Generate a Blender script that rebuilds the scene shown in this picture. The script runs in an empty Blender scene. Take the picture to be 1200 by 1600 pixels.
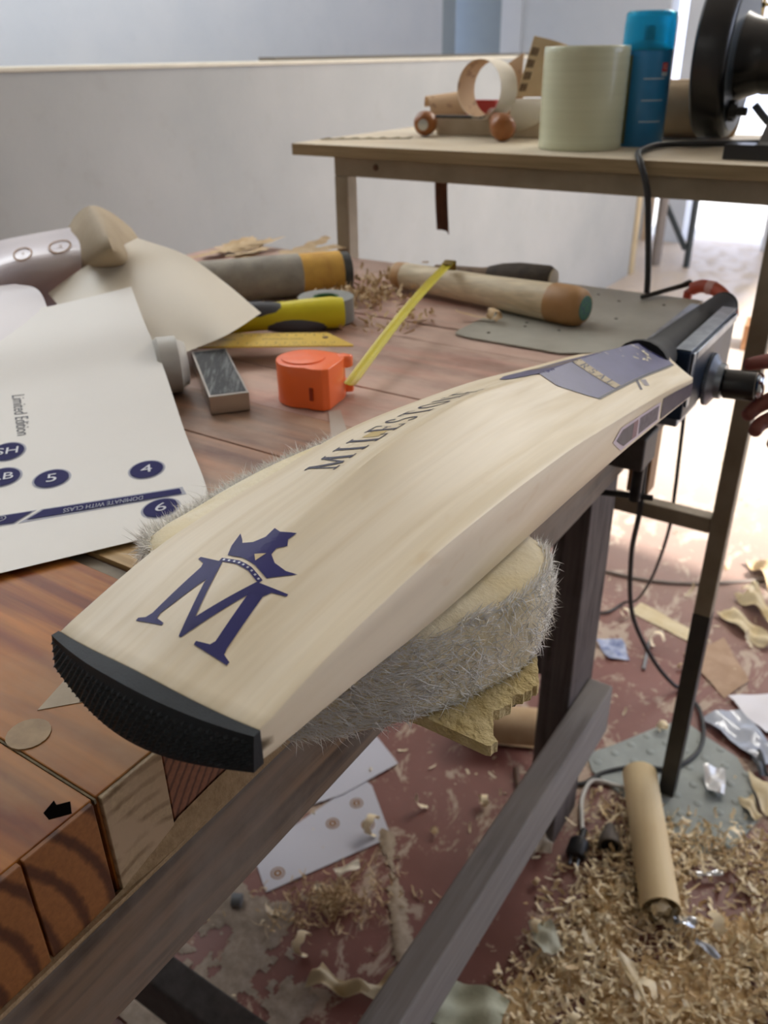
import bpy, bmesh, math, random
from mathutils import Vector, Matrix
from mathutils import geometry as MG
from mathutils import noise as MN
C = bpy.context.scene.collection
rnd = random.Random(7)
PI = math.pi
V = Vector

# ------------------------------------------------------------------ camera
sc = bpy.context.scene
cam_d = bpy.data.cameras.new('camera'); cam = bpy.data.objects.new('camera', cam_d); C.objects.link(cam)
CX, CU, CF = V((.83581147, .54883724, -.01403093)), V((-.25154268, .40553455, .87878781)), V((-.4880015, .73097155, -.47700642))
cam.matrix_world = Matrix(((CX.x, CU.x, -CF.x, 0), (CX.y, CU.y, -CF.y, 0), (CX.z, CU.z, -CF.z, 1.147), (0, 0, 0, 1)))
cam_d.sensor_fit = 'VERTICAL'; cam_d.sensor_height = 36; cam_d.sensor_width = 27
cam_d.lens = 36 * 1315.675 / 1600
cam_d.clip_start = .02; cam_d.clip_end = 200
cam_d.dof.use_dof = True; cam_d.dof.focus_distance = .42; cam_d.dof.aperture_fstop = 12.5
sc.camera = cam

# ------------------------------------------------------------------ world, sun, windows, fill lights, exposure
wd = bpy.data.worlds.new('World'); sc.world = wd; wd.use_nodes = True
bg = wd.node_tree.nodes['Background']; bg.inputs[0].default_value = (.72, .79, 1, 1); bg.inputs[1].default_value = 3.7
def sun(direction, strength, color, angle):
    l = bpy.data.lights.new('sun', 'SUN'); l.energy = strength; l.color = color; l.angle = math.radians(angle)
    o = bpy.data.objects.new('sun', l); C.objects.link(o)
    o.rotation_euler = V(direction).to_track_quat('-Z', 'Y').to_euler(); o.location = (4, 3, 5)
sun((-.72, .10, -.62), 12, (1, .97, .94), 1.5)
def area(loc, direction, sx, sy, power, color=(1, 1, 1), portal=False):
    l = bpy.data.lights.new('window_or_fill_light', 'AREA'); l.shape = 'RECTANGLE'; l.size = sx; l.size_y = sy; l.energy = power; l.color = color
    if portal: l.cycles.is_portal = True
    o = bpy.data.objects.new('window_or_fill_light', l); C.objects.link(o); o.location = loc
    o.rotation_euler = V(direction).to_track_quat('-Z', 'Z').to_euler()
area((1.88, 3.6, 1.2), (-1, 0, 0), 4.0, 2.4, 1, portal=True)
area((-3.15, 1.5, 2.3), (1, .05, -.35), 2.2, 1.1, 32, (.93, .97, 1))      # fill added high in the room behind the partition
area((-2.4, 1.6, 2.9), (-.25, .1, -1), 1.0, 3.0, 70, (.95, .98, 1))       # added fill that brightens the pale blue wall behind the partition
area((-.6, -1.9, 2.2), (0, 1, -.35), 1.6, 1.0, 3, (1, .97, .92))         # window behind the photographer
area((.15, 3.7, 2.85), (-.16, -.85, -.62), 1.8, 1.1, 84, (1, .965, .89))    # roof light towards the yard door
sc.view_settings.view_transform = 'Standard'; sc.view_settings.look = 'None'
sc.view_settings.exposure = -0.3; sc.view_settings.gamma = 1; sc.view_settings.use_curve_mapping = False

# ------------------------------------------------------------------ materials
def lin(c):
    if isinstance(c, str):
        c = [int(c[i:i + 2], 16) / 255 for i in (0, 2, 4)]
    return tuple(x / 12.92 if x <= .04045 else ((x + .055) / 1.055) ** 2.4 for x in c) + (1,)
class NT:
    def __init__(s, name):
        s.m = bpy.data.materials.new(name); s.m.use_nodes = True; s.t = s.m.node_tree; s.b = s.t.nodes['Principled BSDF']
        s.co = s.t.nodes.new('ShaderNodeTexCoord'); s.coord = s.co.outputs['Object']
    def n(s, typ, **k):
        o = s.t.nodes.new(typ)
        for a, b in k.items():
            if a in o.inputs: 
                if hasattr(b, 'links'): s.t.links.new(b, o.inputs[a])
                else: o.inputs[a].default_value = b
            else: setattr(o, a, b)
        return o
    def link(s, a, b): s.t.links.new(a, b)
    def map(s, scale=(1, 1, 1), rot=(0, 0, 0), loc=(0, 0, 0)):
        m = s.n('ShaderNodeMapping'); s.link(s.coord, m.inputs[0]); m.inputs['Scale'].default_value = scale; m.inputs['Rotation'].default_value = rot; m.inputs['Location'].default_value = loc
        return m.outputs[0]
    def noise(s, scale, detail=4, rough=.55, vec=None, dist=0):
        o = s.n('ShaderNodeTexNoise'); o.inputs['Scale'].default_value = scale; o.inputs['Detail'].default_value = detail; o.inputs['Roughness'].default_value = rough; o.inputs['Distortion'].default_value = dist
        s.link(vec or s.coord, o.inputs['Vector']); return o.outputs['Fac']
    def ramp(s, fac, stops):
        o = s.n('ShaderNodeValToRGB'); s.link(fac, o.inputs[0]); e = o.color_ramp.elements
        while len(e) < len(stops): e.new(.5)
        for x, (p, c) in zip(e, stops): x.position = p; x.color = lin(c) if not isinstance(c, (int, float)) else (c, c, c, 1)
        return o.outputs[0]
    def mix(s, fac, a, b, mode='MIX'):
        o = s.n('ShaderNodeMix'); o.data_type = 'RGBA'; o.blend_type = mode
        for v, i in ((fac, 0), (a, 6), (b, 7)):
            if hasattr(v, 'links'): s.link(v, o.inputs[i])
            elif i == 0: o.inputs[0].default_value = v
            else: o.inputs[i].default_value = lin(v)
        return o.outputs[2]
    def col(s, c):
        if hasattr(c, 'links'): s.link(c, s.b.inputs['Base Color'])
        else: s.b.inputs['Base Color'].default_value = lin(c)
    def bump(s, h, strength=.3, dist=.001):
        o = s.n('ShaderNodeBump'); o.inputs['Strength'].default_value = strength; o.inputs['Distance'].default_value = dist
        s.link(h, o.inputs['Height']); s.link(o.outputs[0], s.b.inputs['Normal'])
    def set(s, rough=None, metal=None, **k):
        if rough is not None: s.b.inputs['Roughness'].default_value = rough
        if metal is not None: s.b.inputs['Metallic'].default_value = metal
        for a, v in k.items(): s.b.inputs[a.replace('_', ' ')].default_value = v
        return s.m
def plain(name, c, rough=.5, metal=0, c2=None, scale=30, stretch=(1, 1, 1), bump=0, bscale=200, bdist=.001, **k):
    t = NT(name)
    if c2: t.col(t.mix(t.ramp(t.noise(scale, 5, .6, t.map(stretch)), [(.32, 0), (.68, 1)]), c, c2))
    else: t.col(c)
    if bump: t.bump(t.noise(bscale, 3, .6, t.map(stretch)), bump, bdist)
    return t.set(rough, metal, **k)
def wood(name, light, dark, axis='y', bands=60, dist=2.5, rough=.55, dust=None, dust_amt=.5, fine=.35, bump=.15, spec=.4):
    t = NT(name)
    st = {'x': (.06, 1, 1), 'y': (1, .06, 1), 'z': (1, 1, .06)}[axis]
    v = t.map(st)
    g = t.noise(bands, 3, .5, v, dist)
    f = t.noise(bands * 6, 2, .5, v)
    base = t.mix(t.ramp(g, [(.42, 0), (.6, 1)]), light, dark)
    base = t.mix(fine, base, t.ramp(f, [(.3, .25), (.7, 1)]), 'MULTIPLY')
    if dust:
        d = t.noise(9, 6, .65, t.map((.5, 1, 1)))
        base = t.mix(t.ramp(d, [(.5 - dust_amt * .5, 0), (.75 - dust_amt * .25, .85)]), base, dust)
    t.col(base); t.bump(f, bump, .0006)
    return t.set(rough, Specular_IOR_Level=spec)
def endgrain(name, light, dark, bands=160, dust=None, loc=(0, .03, .075)):
    t = NT(name)
    w = t.n('ShaderNodeTexWave'); w.wave_type = 'RINGS'; w.rings_direction = 'X'; w.inputs['Scale'].default_value = bands / 6.; w.inputs['Distortion'].default_value = .7; w.inputs['Detail'].default_value = 2; w.inputs['Detail Scale'].default_value = 8
    oi = t.n('ShaderNodeObjectInfo')
    m = t.n('ShaderNodeMapping'); t.link(t.coord, m.inputs[0]); m.inputs['Location'].default_value = loc
    t.link(m.outputs[0], w.inputs['Vector'])
    c = t.mix(t.ramp(w.outputs['Fac'], [(.04, 0), (.42, 1)]), dark, light)
    c = t.mix(.5, c, t.ramp(t.noise(400, 3), [(.3, .5), (.7, 1)]), 'MULTIPLY')
    if dust: c = t.mix(t.ramp(t.noise(40, 5), [(.35, 0), (.6, 1)]), c, dust)
    t.col(c); t.bump(w.outputs['Fac'], .2, .0005)
    return t.set(.6)

# ------------------------------------------------------------------ mesh helpers
class MB:
    def __init__(s): s.v = []; s.f = []; s.mi = []; s.cur = 0
    def add(s, vs, fs):
        n = len(s.v); s.v += [tuple(p) for p in vs]; s.f += [tuple(i + n for i in f) for f in fs]; s.mi += [s.cur] * len(fs); return s
    def box(s, a, b):
        (x0, y0, z0), (x1, y1, z1) = a, b
        x0, x1 = sorted((x0, x1)); y0, y1 = sorted((y0, y1)); z0, z1 = sorted((z0, z1))
        return s.add([(x0, y0, z0), (x1, y0, z0), (x1, y1, z0), (x0, y1, z0), (x0, y0, z1), (x1, y0, z1), (x1, y1, z1), (x0, y1, z1)],
                     [(0, 3, 2, 1), (4, 5, 6, 7), (0, 1, 5, 4), (1, 2, 6, 5), (2, 3, 7, 6), (3, 0, 4, 7)])
    def obox(s, c, size, rz=0, rx=0, ry=0):
        M = Matrix.Translation(c) @ Matrix.Rotation(rz, 4, 'Z') @ Matrix.Rotation(rx, 4, 'X') @ Matrix.Rotation(ry, 4, 'Y')
        m = MB().box([-k / 2 for k in size], [k / 2 for k in size])
        return s.add([M @ V(p) for p in m.v], m.f)
    def frame(s, d):
        d = V(d).normalized(); u = d.orthogonal().normalized(); return u, d.cross(u)
    def tube(s, path, r, n=10, caps=True, flat=None):
        path = [V(p) for p in path]; k = len(path); rs = r if isinstance(r, (list, tuple)) else [r] * k
        vs = []; u = None
        for i, p in enumerate(path):
            d = (path[min(i + 1, k - 1)] - path[max(i - 1, 0)]).normalized()
            if u is None: u = d.orthogonal().normalized()
            u = (u - d * u.dot(d)).normalized(); w = d.cross(u)
            for j in range(n):
                a = 2 * PI * j / n; vs.append(p + (u * math.cos(a) + w * math.sin(a)) * rs[i])
        fs = [(i * n + j, i * n + (j + 1) % n, (i + 1) * n + (j + 1) % n, (i + 1) * n + j) for i in range(k - 1) for j in range(n)]
        if caps: fs += [tuple(reversed(range(n))), tuple(range((k - 1) * n, k * n))]
        return s.add(vs, fs)
    def lathe(s, o, axis, prof, n=24, caps=True):      # prof: (distance along axis, radius)
        o = V(o); d = V(axis).normalized(); u, w = s.frame(d); vs = []
        for h, r in prof:
            for j in range(n):
                a = 2 * PI * j / n; vs.append(o + d * h + (u * math.cos(a) + w * math.sin(a)) * max(r, 1e-5))
        k = len(prof)
        fs = [(i * n + j, i * n + (j + 1) % n, (i + 1) * n + (j + 1) % n, (i + 1) * n + j) for i in range(k - 1) for j in range(n)]
        if caps: fs += [tuple(reversed(range(n))), tuple(range((k - 1) * n, k * n))]
        return s.add(vs, fs)
    def prism(s, poly, z0, z1, fn=None):               # poly in xy
        n = len(poly); tri = MG.tessellate_polygon([[V((x, y, 0)) for x, y in poly]])
        ar = sum(poly[i][0] * poly[(i + 1) % n][1] - poly[(i + 1) % n][0] * poly[i][1] for i in range(n))
        if ar < 0: poly = poly[::-1]; tri = MG.tessellate_polygon([[V((x, y, 0)) for x, y in poly]])
        vs = [(x, y, z0) for x, y in poly] + [(x, y, z1) for x, y in poly]
        def up(t):
            a, b, c = [V(poly[i]) for i in t]
            return t if (b - a).cross(c - a) > 0 else (t[0], t[2], t[1])
        fs = [tuple(i + n for i in up(t)) for t in tri] + [tuple(reversed(up(t))) for t in tri] + [(i, (i + 1) % n, n + (i + 1) % n, n + i) for i in range(n)]
        if fn: vs = [fn(*p) for p in vs]
        return s.add(vs, fs)
    def grid(s, fn, nu, nv, flip=False):
        vs = [fn(i / nu, j / nv) for i in range(nu + 1) for j in range(nv + 1)]; k = nv + 1
        fs = [(i * k + j, (i + 1) * k + j, (i + 1) * k + j + 1, i * k + j + 1) for i in range(nu) for j in range(nv)]
        if flip: fs = [f[::-1] for f in fs]
        return s.add(vs, fs)
    def sheet(s, fn, nu, nv, th):                      # a thin sheet with two sides and a rim
        P = [[V(fn(i / nu, j / nv)) for j in range(nv + 1)] for i in range(nu + 1)]
        N = [[None] * (nv + 1) for _ in range(nu + 1)]
        for i in range(nu + 1):
            for j in range(nv + 1):
                a = P[min(i + 1, nu)][j] - P[max(i - 1, 0)][j]; b = P[i][min(j + 1, nv)] - P[i][max(j - 1, 0)]
                c = a.cross(b); N[i][j] = c.normalized() if c.length > 1e-12 else V((0, 0, 1))
        k = nv + 1; n = (nu + 1) * k
        vs = [P[i][j] for i in range(nu + 1) for j in range(k)] + [P[i][j] - N[i][j] * th for i in range(nu + 1) for j in range(k)]
        fs = []; s.cur = 0
        for i in range(nu):
            for j in range(nv):
                q = (i * k + j, (i + 1) * k + j, (i + 1) * k + j + 1, i * k + j + 1); fs += [q, tuple(x + n for x in q[::-1])]
        nm = len(fs)
        bd = [(i, 0) for i in range(nu)] + [(nu, j) for j in range(nv)] + [(i, nv) for i in range(nu, 0, -1)] + [(0, j) for j in range(nv, 0, -1)]
        ids = [i * k + j for i, j in bd]
        fs += [(ids[(q + 1) % len(ids)], ids[q], ids[q] + n, ids[(q + 1) % len(ids)] + n) for q in range(len(ids))]
        s.add(vs, fs); b = len(s.mi) - len(fs)
        for q in range(1, nm, 2): s.mi[b + q] = 1
        return s
    def build(s, name, mats, parent=None, smooth=None, bevel=0, origin=None, props=None):
        o0 = V((0, 0, 0))
        p = parent
        while p: o0 += p.location; p = p.parent
        og = V(origin) if origin else (V((0, 0, 0)) if parent is None else o0)
        me = bpy.data.meshes.new(name); me.from_pydata([V(p) - og for p in s.v], [], s.f)
        mats = mats if isinstance(mats, (list, tuple)) else [mats]
        for m in mats: me.materials.append(m)
        if len(mats) > 1: me.polygons.foreach_set('material_index', s.mi)
        me.validate(); me.update()
        if bevel or smooth is not None:
            bm = bmesh.new(); bm.from_mesh(me)
            if smooth is not None: bmesh.ops.remove_doubles(bm, verts=bm.verts, dist=1e-6)
            if bevel:
                es = [e for e in bm.edges if len(e.link_faces) == 2 and e.calc_face_angle(0) > math.radians(40)]
                bmesh.ops.bevel(bm, geom=es, offset=bevel, segments=2, profile=.5, affect='EDGES', clamp_overlap=True)
            if smooth is not None:
                for f in bm.faces: f.smooth = True
                for e in bm.edges:
                    if len(e.link_faces) == 2 and e.calc_face_angle(0) > math.radians(smooth): e.smooth = False
            bm.to_mesh(me); bm.free()
        o = bpy.data.objects.new(name, me); C.objects.link(o)
        o.location = og - o0
        if parent: o.parent = parent
        for k, v in (props or {}).items(): o[k] = v
        return o
def tag(o, label=None, cat=None, group=None, kind=None):
    for k, v in (('label', label), ('category', cat), ('group', group), ('kind', kind)):
        if v: o[k] = v
    return o
def thing(name, loc, label, cat, group=None):
    o = bpy.data.objects.new(name, None); C.objects.link(o); o.location = loc; o.empty_display_size = .02
    return tag(o, label, cat, group)
def struct(name, mb, m, **k): return tag(mb.build(name, m, **k), kind='structure')
def lerp(a, b, t): return a + (b - a) * t
def interp(x, xs, ys):
    if x <= xs[0]: return ys[0]
    for i in range(1, len(xs)):
        if x <= xs[i]: return lerp(ys[i - 1], ys[i], (x - xs[i - 1]) / (xs[i] - xs[i - 1]))
    return ys[-1]
def sinterp(x, xs, ys):                                # smooth (Catmull-Rom) version
    n = len(xs); x = min(max(x, xs[0]), xs[-1]); i = 0
    while i < n - 2 and x > xs[i + 1]: i += 1
    h = xs[i + 1] - xs[i]; t = (x - xs[i]) / h
    def m(k):
        a, b = max(k - 1, 0), min(k + 1, n - 1); return (ys[b] - ys[a]) / (xs[b] - xs[a])
    return (2 * t**3 - 3 * t * t + 1) * ys[i] + (t**3 - 2 * t * t + t) * h * m(i) + (-2 * t**3 + 3 * t * t) * ys[i + 1] + (t**3 - t * t) * h * m(i + 1)
def spline(pts, k=6):
    pts = [V(p) for p in pts]; out = []
    for i in range(len(pts) - 1):
        p0, p1, p2, p3 = pts[max(i - 1, 0)], pts[i], pts[i + 1], pts[min(i + 2, len(pts) - 1)]
        for j in range(k):
            t = j / k
            out.append(.5 * ((2 * p1) + (p2 - p0) * t + (2 * p0 - 5 * p1 + 4 * p2 - p3) * t * t + (3 * p1 - p0 - 3 * p2 + p3) * t**3))
    return out + [pts[-1]]
def bez(G):                                            # bicubic Catmull-Rom surface through a grid of points
    n, m = len(G) - 1, len(G[0]) - 1
    xs, ys = [i / n for i in range(n + 1)], [j / m for j in range(m + 1)]
    def f(u, v):
        row = [V([sinterp(v, ys, [G[i][j][k] for j in range(m + 1)]) for k in range(3)]) for i in range(n + 1)]
        return V([sinterp(u, xs, [r[k] for r in row]) for k in range(3)])
    return f
def text_polys(txt, size, shear=0):
    cu = bpy.data.curves.new('txt', 'FONT'); cu.body = txt; cu.size = size; cu.align_x = 'CENTER'; cu.align_y = 'CENTER'; cu.shear = shear; cu.resolution_u = 3
    ob = bpy.data.objects.new('txt', cu); C.objects.link(ob)
    bpy.context.view_layer.update()
    me = bpy.data.meshes.new_from_object(ob.evaluated_get(bpy.context.evaluated_depsgraph_get()))
    vs = [(v.co.x, v.co.y) for v in me.vertices]; fs = [tuple(p.vertices) for p in me.polygons]
    bpy.data.objects.remove(ob); bpy.data.curves.remove(cu); bpy.data.meshes.remove(me)
    return vs, fs
def disc_polys(r0, r1, n=32):
    if r0 <= 0: return [(r1 * math.cos(2 * PI * i / n), r1 * math.sin(2 * PI * i / n)) for i in range(n)], [tuple(range(n))]
    vs = [(r * math.cos(2 * PI * i / n), r * math.sin(2 * PI * i / n)) for r in (r0, r1) for i in range(n)]
    return vs, [(i, n + i, n + (i + 1) % n, (i + 1) % n) for i in range(n)]
def poly_polys(poly):
    tri = MG.tessellate_polygon([[V((x, y, 0)) for x, y in poly]])
    fs = []
    for t in tri:
        a, b, c = [V(poly[i]) for i in t]; fs.append(tuple(t) if (b - a).cross(c - a) > 0 else (t[0], t[2], t[1]))
    return list(poly), fs
def subdiv2(vs, fs, maxlen):
    bm = bmesh.new(); bv = [bm.verts.new((x, y, 0)) for x, y in vs]
    for f in fs:
        try: bm.faces.new([bv[i] for i in f])
        except ValueError: pass
    bmesh.ops.triangulate(bm, faces=bm.faces[:])
    for _ in range(8):
        es = [e for e in bm.edges if e.calc_length() > maxlen]
        if not es: break
        bmesh.ops.subdivide_edges(bm, edges=es, cuts=1); bmesh.ops.triangulate(bm, faces=[f for f in bm.faces if len(f.verts) > 3])
    bm.verts.index_update()
    r = [(v.co.x, v.co.y) for v in bm.verts], [tuple(v.index for v in f.verts) for f in bm.faces]
    bm.free(); return r

# materials used by many
M_wall = None
def wall_mat(name, a, b, c):
    t = NT(name)
    base = t.mix(t.ramp(t.noise(2.2, 6, .6), [(.35, 0), (.7, 1)]), a, b)
    base = t.mix(t.ramp(t.noise(14, 6, .7), [(.55, 0), (.8, .35)]), base, c)
    t.col(base); t.bump(t.noise(60, 4, .6), .25, .002); return t.set(.8, Specular_IOR_Level=.25)
M_wall = wall_mat('limewashed_plaster', 'adaca8', 'a0a19e', '969289')
M_blue = wall_mat('pale_blue_paint', 'c9cdd2', 'c0c6cd', 'b6bcc4')
M_grey = plain('grey_paint', '8f9aa1', .7, c2='879299', scale=3)
M_pale = plain('pale_paint', 'd3d6da', .7, c2='c8ccd2', scale=3)
def floor_mat():
    t = NT('red_oxide_cement')
    base = t.mix(t.ramp(t.noise(5, 6, .6), [(.3, 0), (.7, 1)]), '83534a', '70443b')
    d = t.noise(8, 8, .72, t.map((1.3, .8, 1), (0, 0, .5)), .6)
    base = t.mix(t.ramp(d, [(.53, 0), (.575, .85)]), base, 'bba895')
    d2 = t.noise(38, 5, .7)
    sx = t.n('ShaderNodeSeparateXYZ'); t.link(t.coord, sx.inputs[0])      # far sawdust paled towards the yard door: glare put into the colour
    mr = t.n('ShaderNodeMapRange'); t.link(sx.outputs['Y'], mr.inputs[0]); mr.inputs[1].default_value = 1.5; mr.inputs[2].default_value = 2.6; mr.inputs[3].default_value = 0; mr.inputs[4].default_value = .82
    base = t.mix(mr.outputs[0], base, 'd3c4b2')
    base = t.mix(t.ramp(d2, [(.6, 0), (.68, .8)]), base, 'b9a58f')
    t.col(base); t.bump(t.noise(90, 4), .25, .001)
    t.link(t.ramp(d, [(.5, .45), (.6, .8)]), t.b.inputs['Roughness'])
    return t.m
M_floor = floor_mat()
M_conc = plain('pale_concrete', 'd9d5cc', .8, c2='c9c4ba', scale=4)
M_ceil = plain('ceiling_white', 'd6d3cc', .9)

# ------------------------------------------------------------------ room shell
struct('floor', MB().box((-4.2, -2.2, -.1), (1.9, 6.2, 0)), M_floor)
struct('ceiling', MB().box((-4.2, -2.2, 3), (1.9, 6.2, 3.1)), M_ceil)
w = MB().box((-1.755, -2, 0), (-1.555, 4.93, 1.128)); struct('wall_left', w, M_wall)
struct('trim_1', MB().box((-1.765, -2, 1.1282), (-1.548, 4.93, 1.137)), plain('cream_cement_ledge', 'd8d0bd', .7, c2='c9c2b0', scale=12), bevel=.003)
struct('trim_2', MB().box((-1.57, 4.931, 0), (-1.545, 5.0, 1.128)), plain('sandy_jamb', 'c9b48e', .7, c2='b9a47f', scale=10))
struct('wall_back_left', MB().box((-3.4, -2, 0), (-3.2, 5.58, 3)), M_blue)
struct('wall_far', MB().box((-2.98, 6.0, 0), (-2.83, 6.2, 3)).box((-2.83, 6.02, 0), (-1.83, 6.2, 3)).box((-1.72, 6.0, 0), (-1.56, 6.2, 3)).box((-1.56, 6.0, 2.3), (-.9, 6.2, 3)).box((-1.05, 6.0, 0), (1.9, 6.2, 3)), M_pale)
struct('wall_recess', MB().box((-3.45, 5.58, 0), (-3.2, 5.76, 3)).box((-3.45, 6.0, 0), (-2.98, 6.2, 3)), M_grey)
struct('wall_far_left', MB().box((-2.82, 6.012, 0), (-1.84, 6.0195, 3)), M_blue)
door = MB().box((-1.83, 5.985, 0), (-1.775, 6.03, 1.33)); struct('door_1', door, plain('tan_door_edge', 'c3a98a', .6, c2='b2977a', scale=12))
struct('wall_right', MB().box((1.8, -2.2, 0), (1.95, 1.6, 3)).box((1.8, 5.6, 0), (1.95, 6.2, 3)).box((1.8, 1.6, 2.4), (1.95, 5.6, 3)), M_wall)
struct('wall_behind', MB().box((-4.2, -2.2, 0), (1.95, -2, 3)), M_wall)
# yard outside the doors
struct('ground', MB().box((-8, 6.2, -.12), (14, 20, -.02)).box((1.95, -6, -.12), (14, 6.2, -.02)), M_conc)
# window at the far right, behind the grinder
fw = thing('window_2', (-1.3, 6.0, 1.18), None, None); fw['kind'] = 'structure'
MB().box((-1.56, 5.97, 1.18), (-1.05, 6.03, 1.235)).build('sill', plain('orange_brown_sill', 'b8673a', .5), fw)
M_frame = plain('yellowed_frame', 'c7b27a', .5, c2='a98f55', scale=20)
for z in (1.36, 1.5, 1.64): MB().box((-1.56, 5.985, z), (-1.05, 6.01, z + .025)).build('frame_bar', M_frame, fw)
for x in (-1.56, -1.3, -1.08): MB().box((x, 5.985, 1.236), (x + .025, 6.01, 1.8)).build('frame_bar', M_frame, fw)
o = MB().box((-1.75, 2.03, 1.1374), (-1.69, 4.35, 1.146)).build('wood_strip', plain('dark_strip', '6f675c', .7)); tag(o, 'long dark thin strip lying along the ledge of the low wall', 'wood strip')

# ------------------------------------------------------------------ workbench
BZ = .862
M_pl_near = wood('varnished_pine', 'bd7833', '824420', 'x', 34, 1.2, .42, 'b08a5e', .15, .3, .15, .2)
M_pl_mid = wood('worn_pine_top', 'ab7450', '6a4130', 'x', 22, 2, .45, 'b89f8a', .35, .45)
M_pl_far = wood('dusty_pine_top', 'b0715f', '7a4a3e', 'x', 16, 2, .5, 'cdb3a3', .5, .4)
M_end = endgrain('pine_end_grain', '9c6434', '5a3117', 120, loc=(0, .085, .03))
M_end_d = endgrain('dusty_end_grain', 'b79f7c', '7d6544', 200, 'b0987a', loc=(0, .004, .055))
M_end_r = endgrain('red_end_grain', '8e5c42', '5e3828', 330, loc=(0, -.12, .10))
M_beam = wood('dark_weathered_beam', '84694f', '48372a', 'y', 34, 2, .6, '857b70', .3, .5)
M_leg = wood('dark_leg_wood', '6c6361', '453d3b', 'z', 40, 2, .7, '6a6260', .25, .4)
M_rail = wood('grey_dusty_rail', 'a29d9b', '827d7b', 'y', 40, 2, .75, '8f8984', .6, .4)
bench = thing('workbench', (-.65, .5, 0), 'long pine workbench with thick cross planks and a dark front beam', 'workbench')
g = .0004
planks = [(-.12, .1486, M_pl_near), (.1498, .2765, M_pl_near), (.2885, .3790, M_pl_mid), (.3795, .4700, M_pl_mid), (.4718, .5520, M_pl_mid), (.5526, .6400, M_pl_far), (.6408, .7995, M_pl_far), (.8020, .8580, M_pl_far), (.8600, .9900, M_pl_far), (.9908, 1.1280, M_pl_far)]
for i, (a, b, m) in enumerate(planks):
    dz = [0, 0, -.001, .0004, 0, -.0006, 0, -.001, 0, -.0005][i]
    MB().box((-1.06, a + g, .798), (-.2555, b - g, BZ + dz)).build('plank', m, bench, bevel=.0006)
MB().box((-1.06, .2775, .81), (-.2555, .2875, BZ - .003)).build('filler_strip', plain('grey_filler', '8f8678', .8, c2='7a7064', scale=60), bench)
# the ends of the planks, where the glued up strips show their rings
for k, (a, b, zt, zb, m, xo) in enumerate([(-.12, .028, .8615, .798, M_end, 0), (.0285, .0700, .8615, .798, M_end, 0), (.0705, .1105, .8615, .798, M_end, .0006), (.1112, .1474, .8615, .797, M_end, 0), (.1508, .1868, .8612, .799, M_end_d, .0002), (.1874, .2290, .8600, .803, M_end_r, -.001), (.2296, .2765, .860, .80, M_end_d, 0), (.2885, .379, .86, .8, M_end_r, 0), (.3795, .47, .86, .8, M_end_d, 0), (.472, .64, .86, .8, M_end_r, 0), (.6408, .7995, .86, .8, M_end_d, 0), (.802, .99, .86, .8, M_end_r, 0), (.991, 1.128, .86, .8, M_end_d, 0)]):
    MB().box((-.2558, a + .0004, zb), (-.2530 + xo, b - .0004, zt)).build('end_grain', m, bench, origin=(-.2545, (a + b) / 2 + rnd.uniform(-.01, .01), .83), bevel=.0005)
MB().box((-.315, -.4, .730), (-.2500, 1.12, .7975)).build('front_beam', M_beam, bench, bevel=.002)
MB().box((-.2558, -.2, .7972), (-.2502, 1.1, .8)).build('sawdust_line', plain('pale_sawdust', 'b59a76', .9, c2='98805f', scale=300, bump=.6, bscale=600), bench)
m = MB(); ys = [.12, .15, .17, .19, .22, .26, .32, .4, .6]; hs = [.001, .004, .010, .016, .018, .016, .010, .006, .003]
vs_ = [p for y, h in zip(ys, hs) for p in ((-.2530, y, .7978 + h), (-.2498, y, .7976), (-.2535, y, .7976))]
m.add(vs_, [q for i in range(len(ys) - 1) for q in ((3 * i, 3 * i + 1, 3 * i + 4, 3 * i + 3), (3 * i + 1, 3 * i + 2, 3 * i + 5, 3 * i + 4), (3 * i + 2, 3 * i, 3 * i + 3, 3 * i + 5))] + [(0, 2, 1), (3 * len(ys) - 3, 3 * len(ys) - 2, 3 * len(ys) - 1)])
m.build('sawdust_wedge', plain('caked_sawdust', 'a98f6c', .9, c2='8d7452', scale=200, bump=.5, bscale=600), bench)
m = MB().box((-.9, .1487, BZ - .003), (-.2545, .1497, BZ - .0004)); m.build('joint_dust', plain('joint_dust', '5d5546', .9, c2='8f8063', scale=120), bench)
MB().box((-1.06, -.4, .730), (-1.0, 1.12, .7975)).build('rear_beam', M_beam, bench, bevel=.002)
for x0, x1 in ((-.3545, -.3065), (-1.05, -1.0)):
    for y0, y1 in ((.94, 1.04), (.09, .15)):
        MB().box((x0, y0, 0), (x1, y1, .7298)).build('leg', M_leg, bench, bevel=.003)
MB().box((-.306, -.35, .205), (-.268, 1.025, .295)).build('low_rail', M_rail, bench, bevel=.003)
MB().box((-1.05, .345, .13), (-.3064, .385, .20)).build('cross_rail', plain('dark_cross_rail', '4d4a49', .7, c2='3a3736', scale=60), bench, bevel=.003)
MB().box((-1.0, .96, .32), (-.355, 1.0, .40)).build('cross_rail', M_leg, bench, bevel=.003)
MB().lathe((-.3138, .159, BZ - .002), (0, 0, 1), [(0, .0105), (.0026, .0105)], 20).build('wooden_plug', plain('plug_wood', 'b59a74', .6, c2='9c8260', scale=80), bench)
MB().prism([(-.262, .131), (-.2565, .1385), (-.2625, .1425), (-.266, .138), (-.269, .139), (-.267, .132)], BZ - .001, BZ + .0002).build('black_mark', plain('black_stain', '0c0a09', .95, Specular_IOR_Level=.0), bench)
MB().prism([(-.334, .2), (-.319, .217), (-.306, .193), (-.3245, .172)], BZ - .0008, BZ + .0004).build('tape_scrap', plain('beige_tape', 'b7a588', .55, c2='a8967a', scale=60), bench)
MB().prism([(-.43, .2885), (-.36, .2892), (-.345, .305), (-.37, .345), (-.43, .35)], BZ - .003, BZ + .0003).build('pale_patch', wood('pale_patch_wood', 'cdb083', 'b3925f', 'x', 30, 2), bench)
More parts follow.
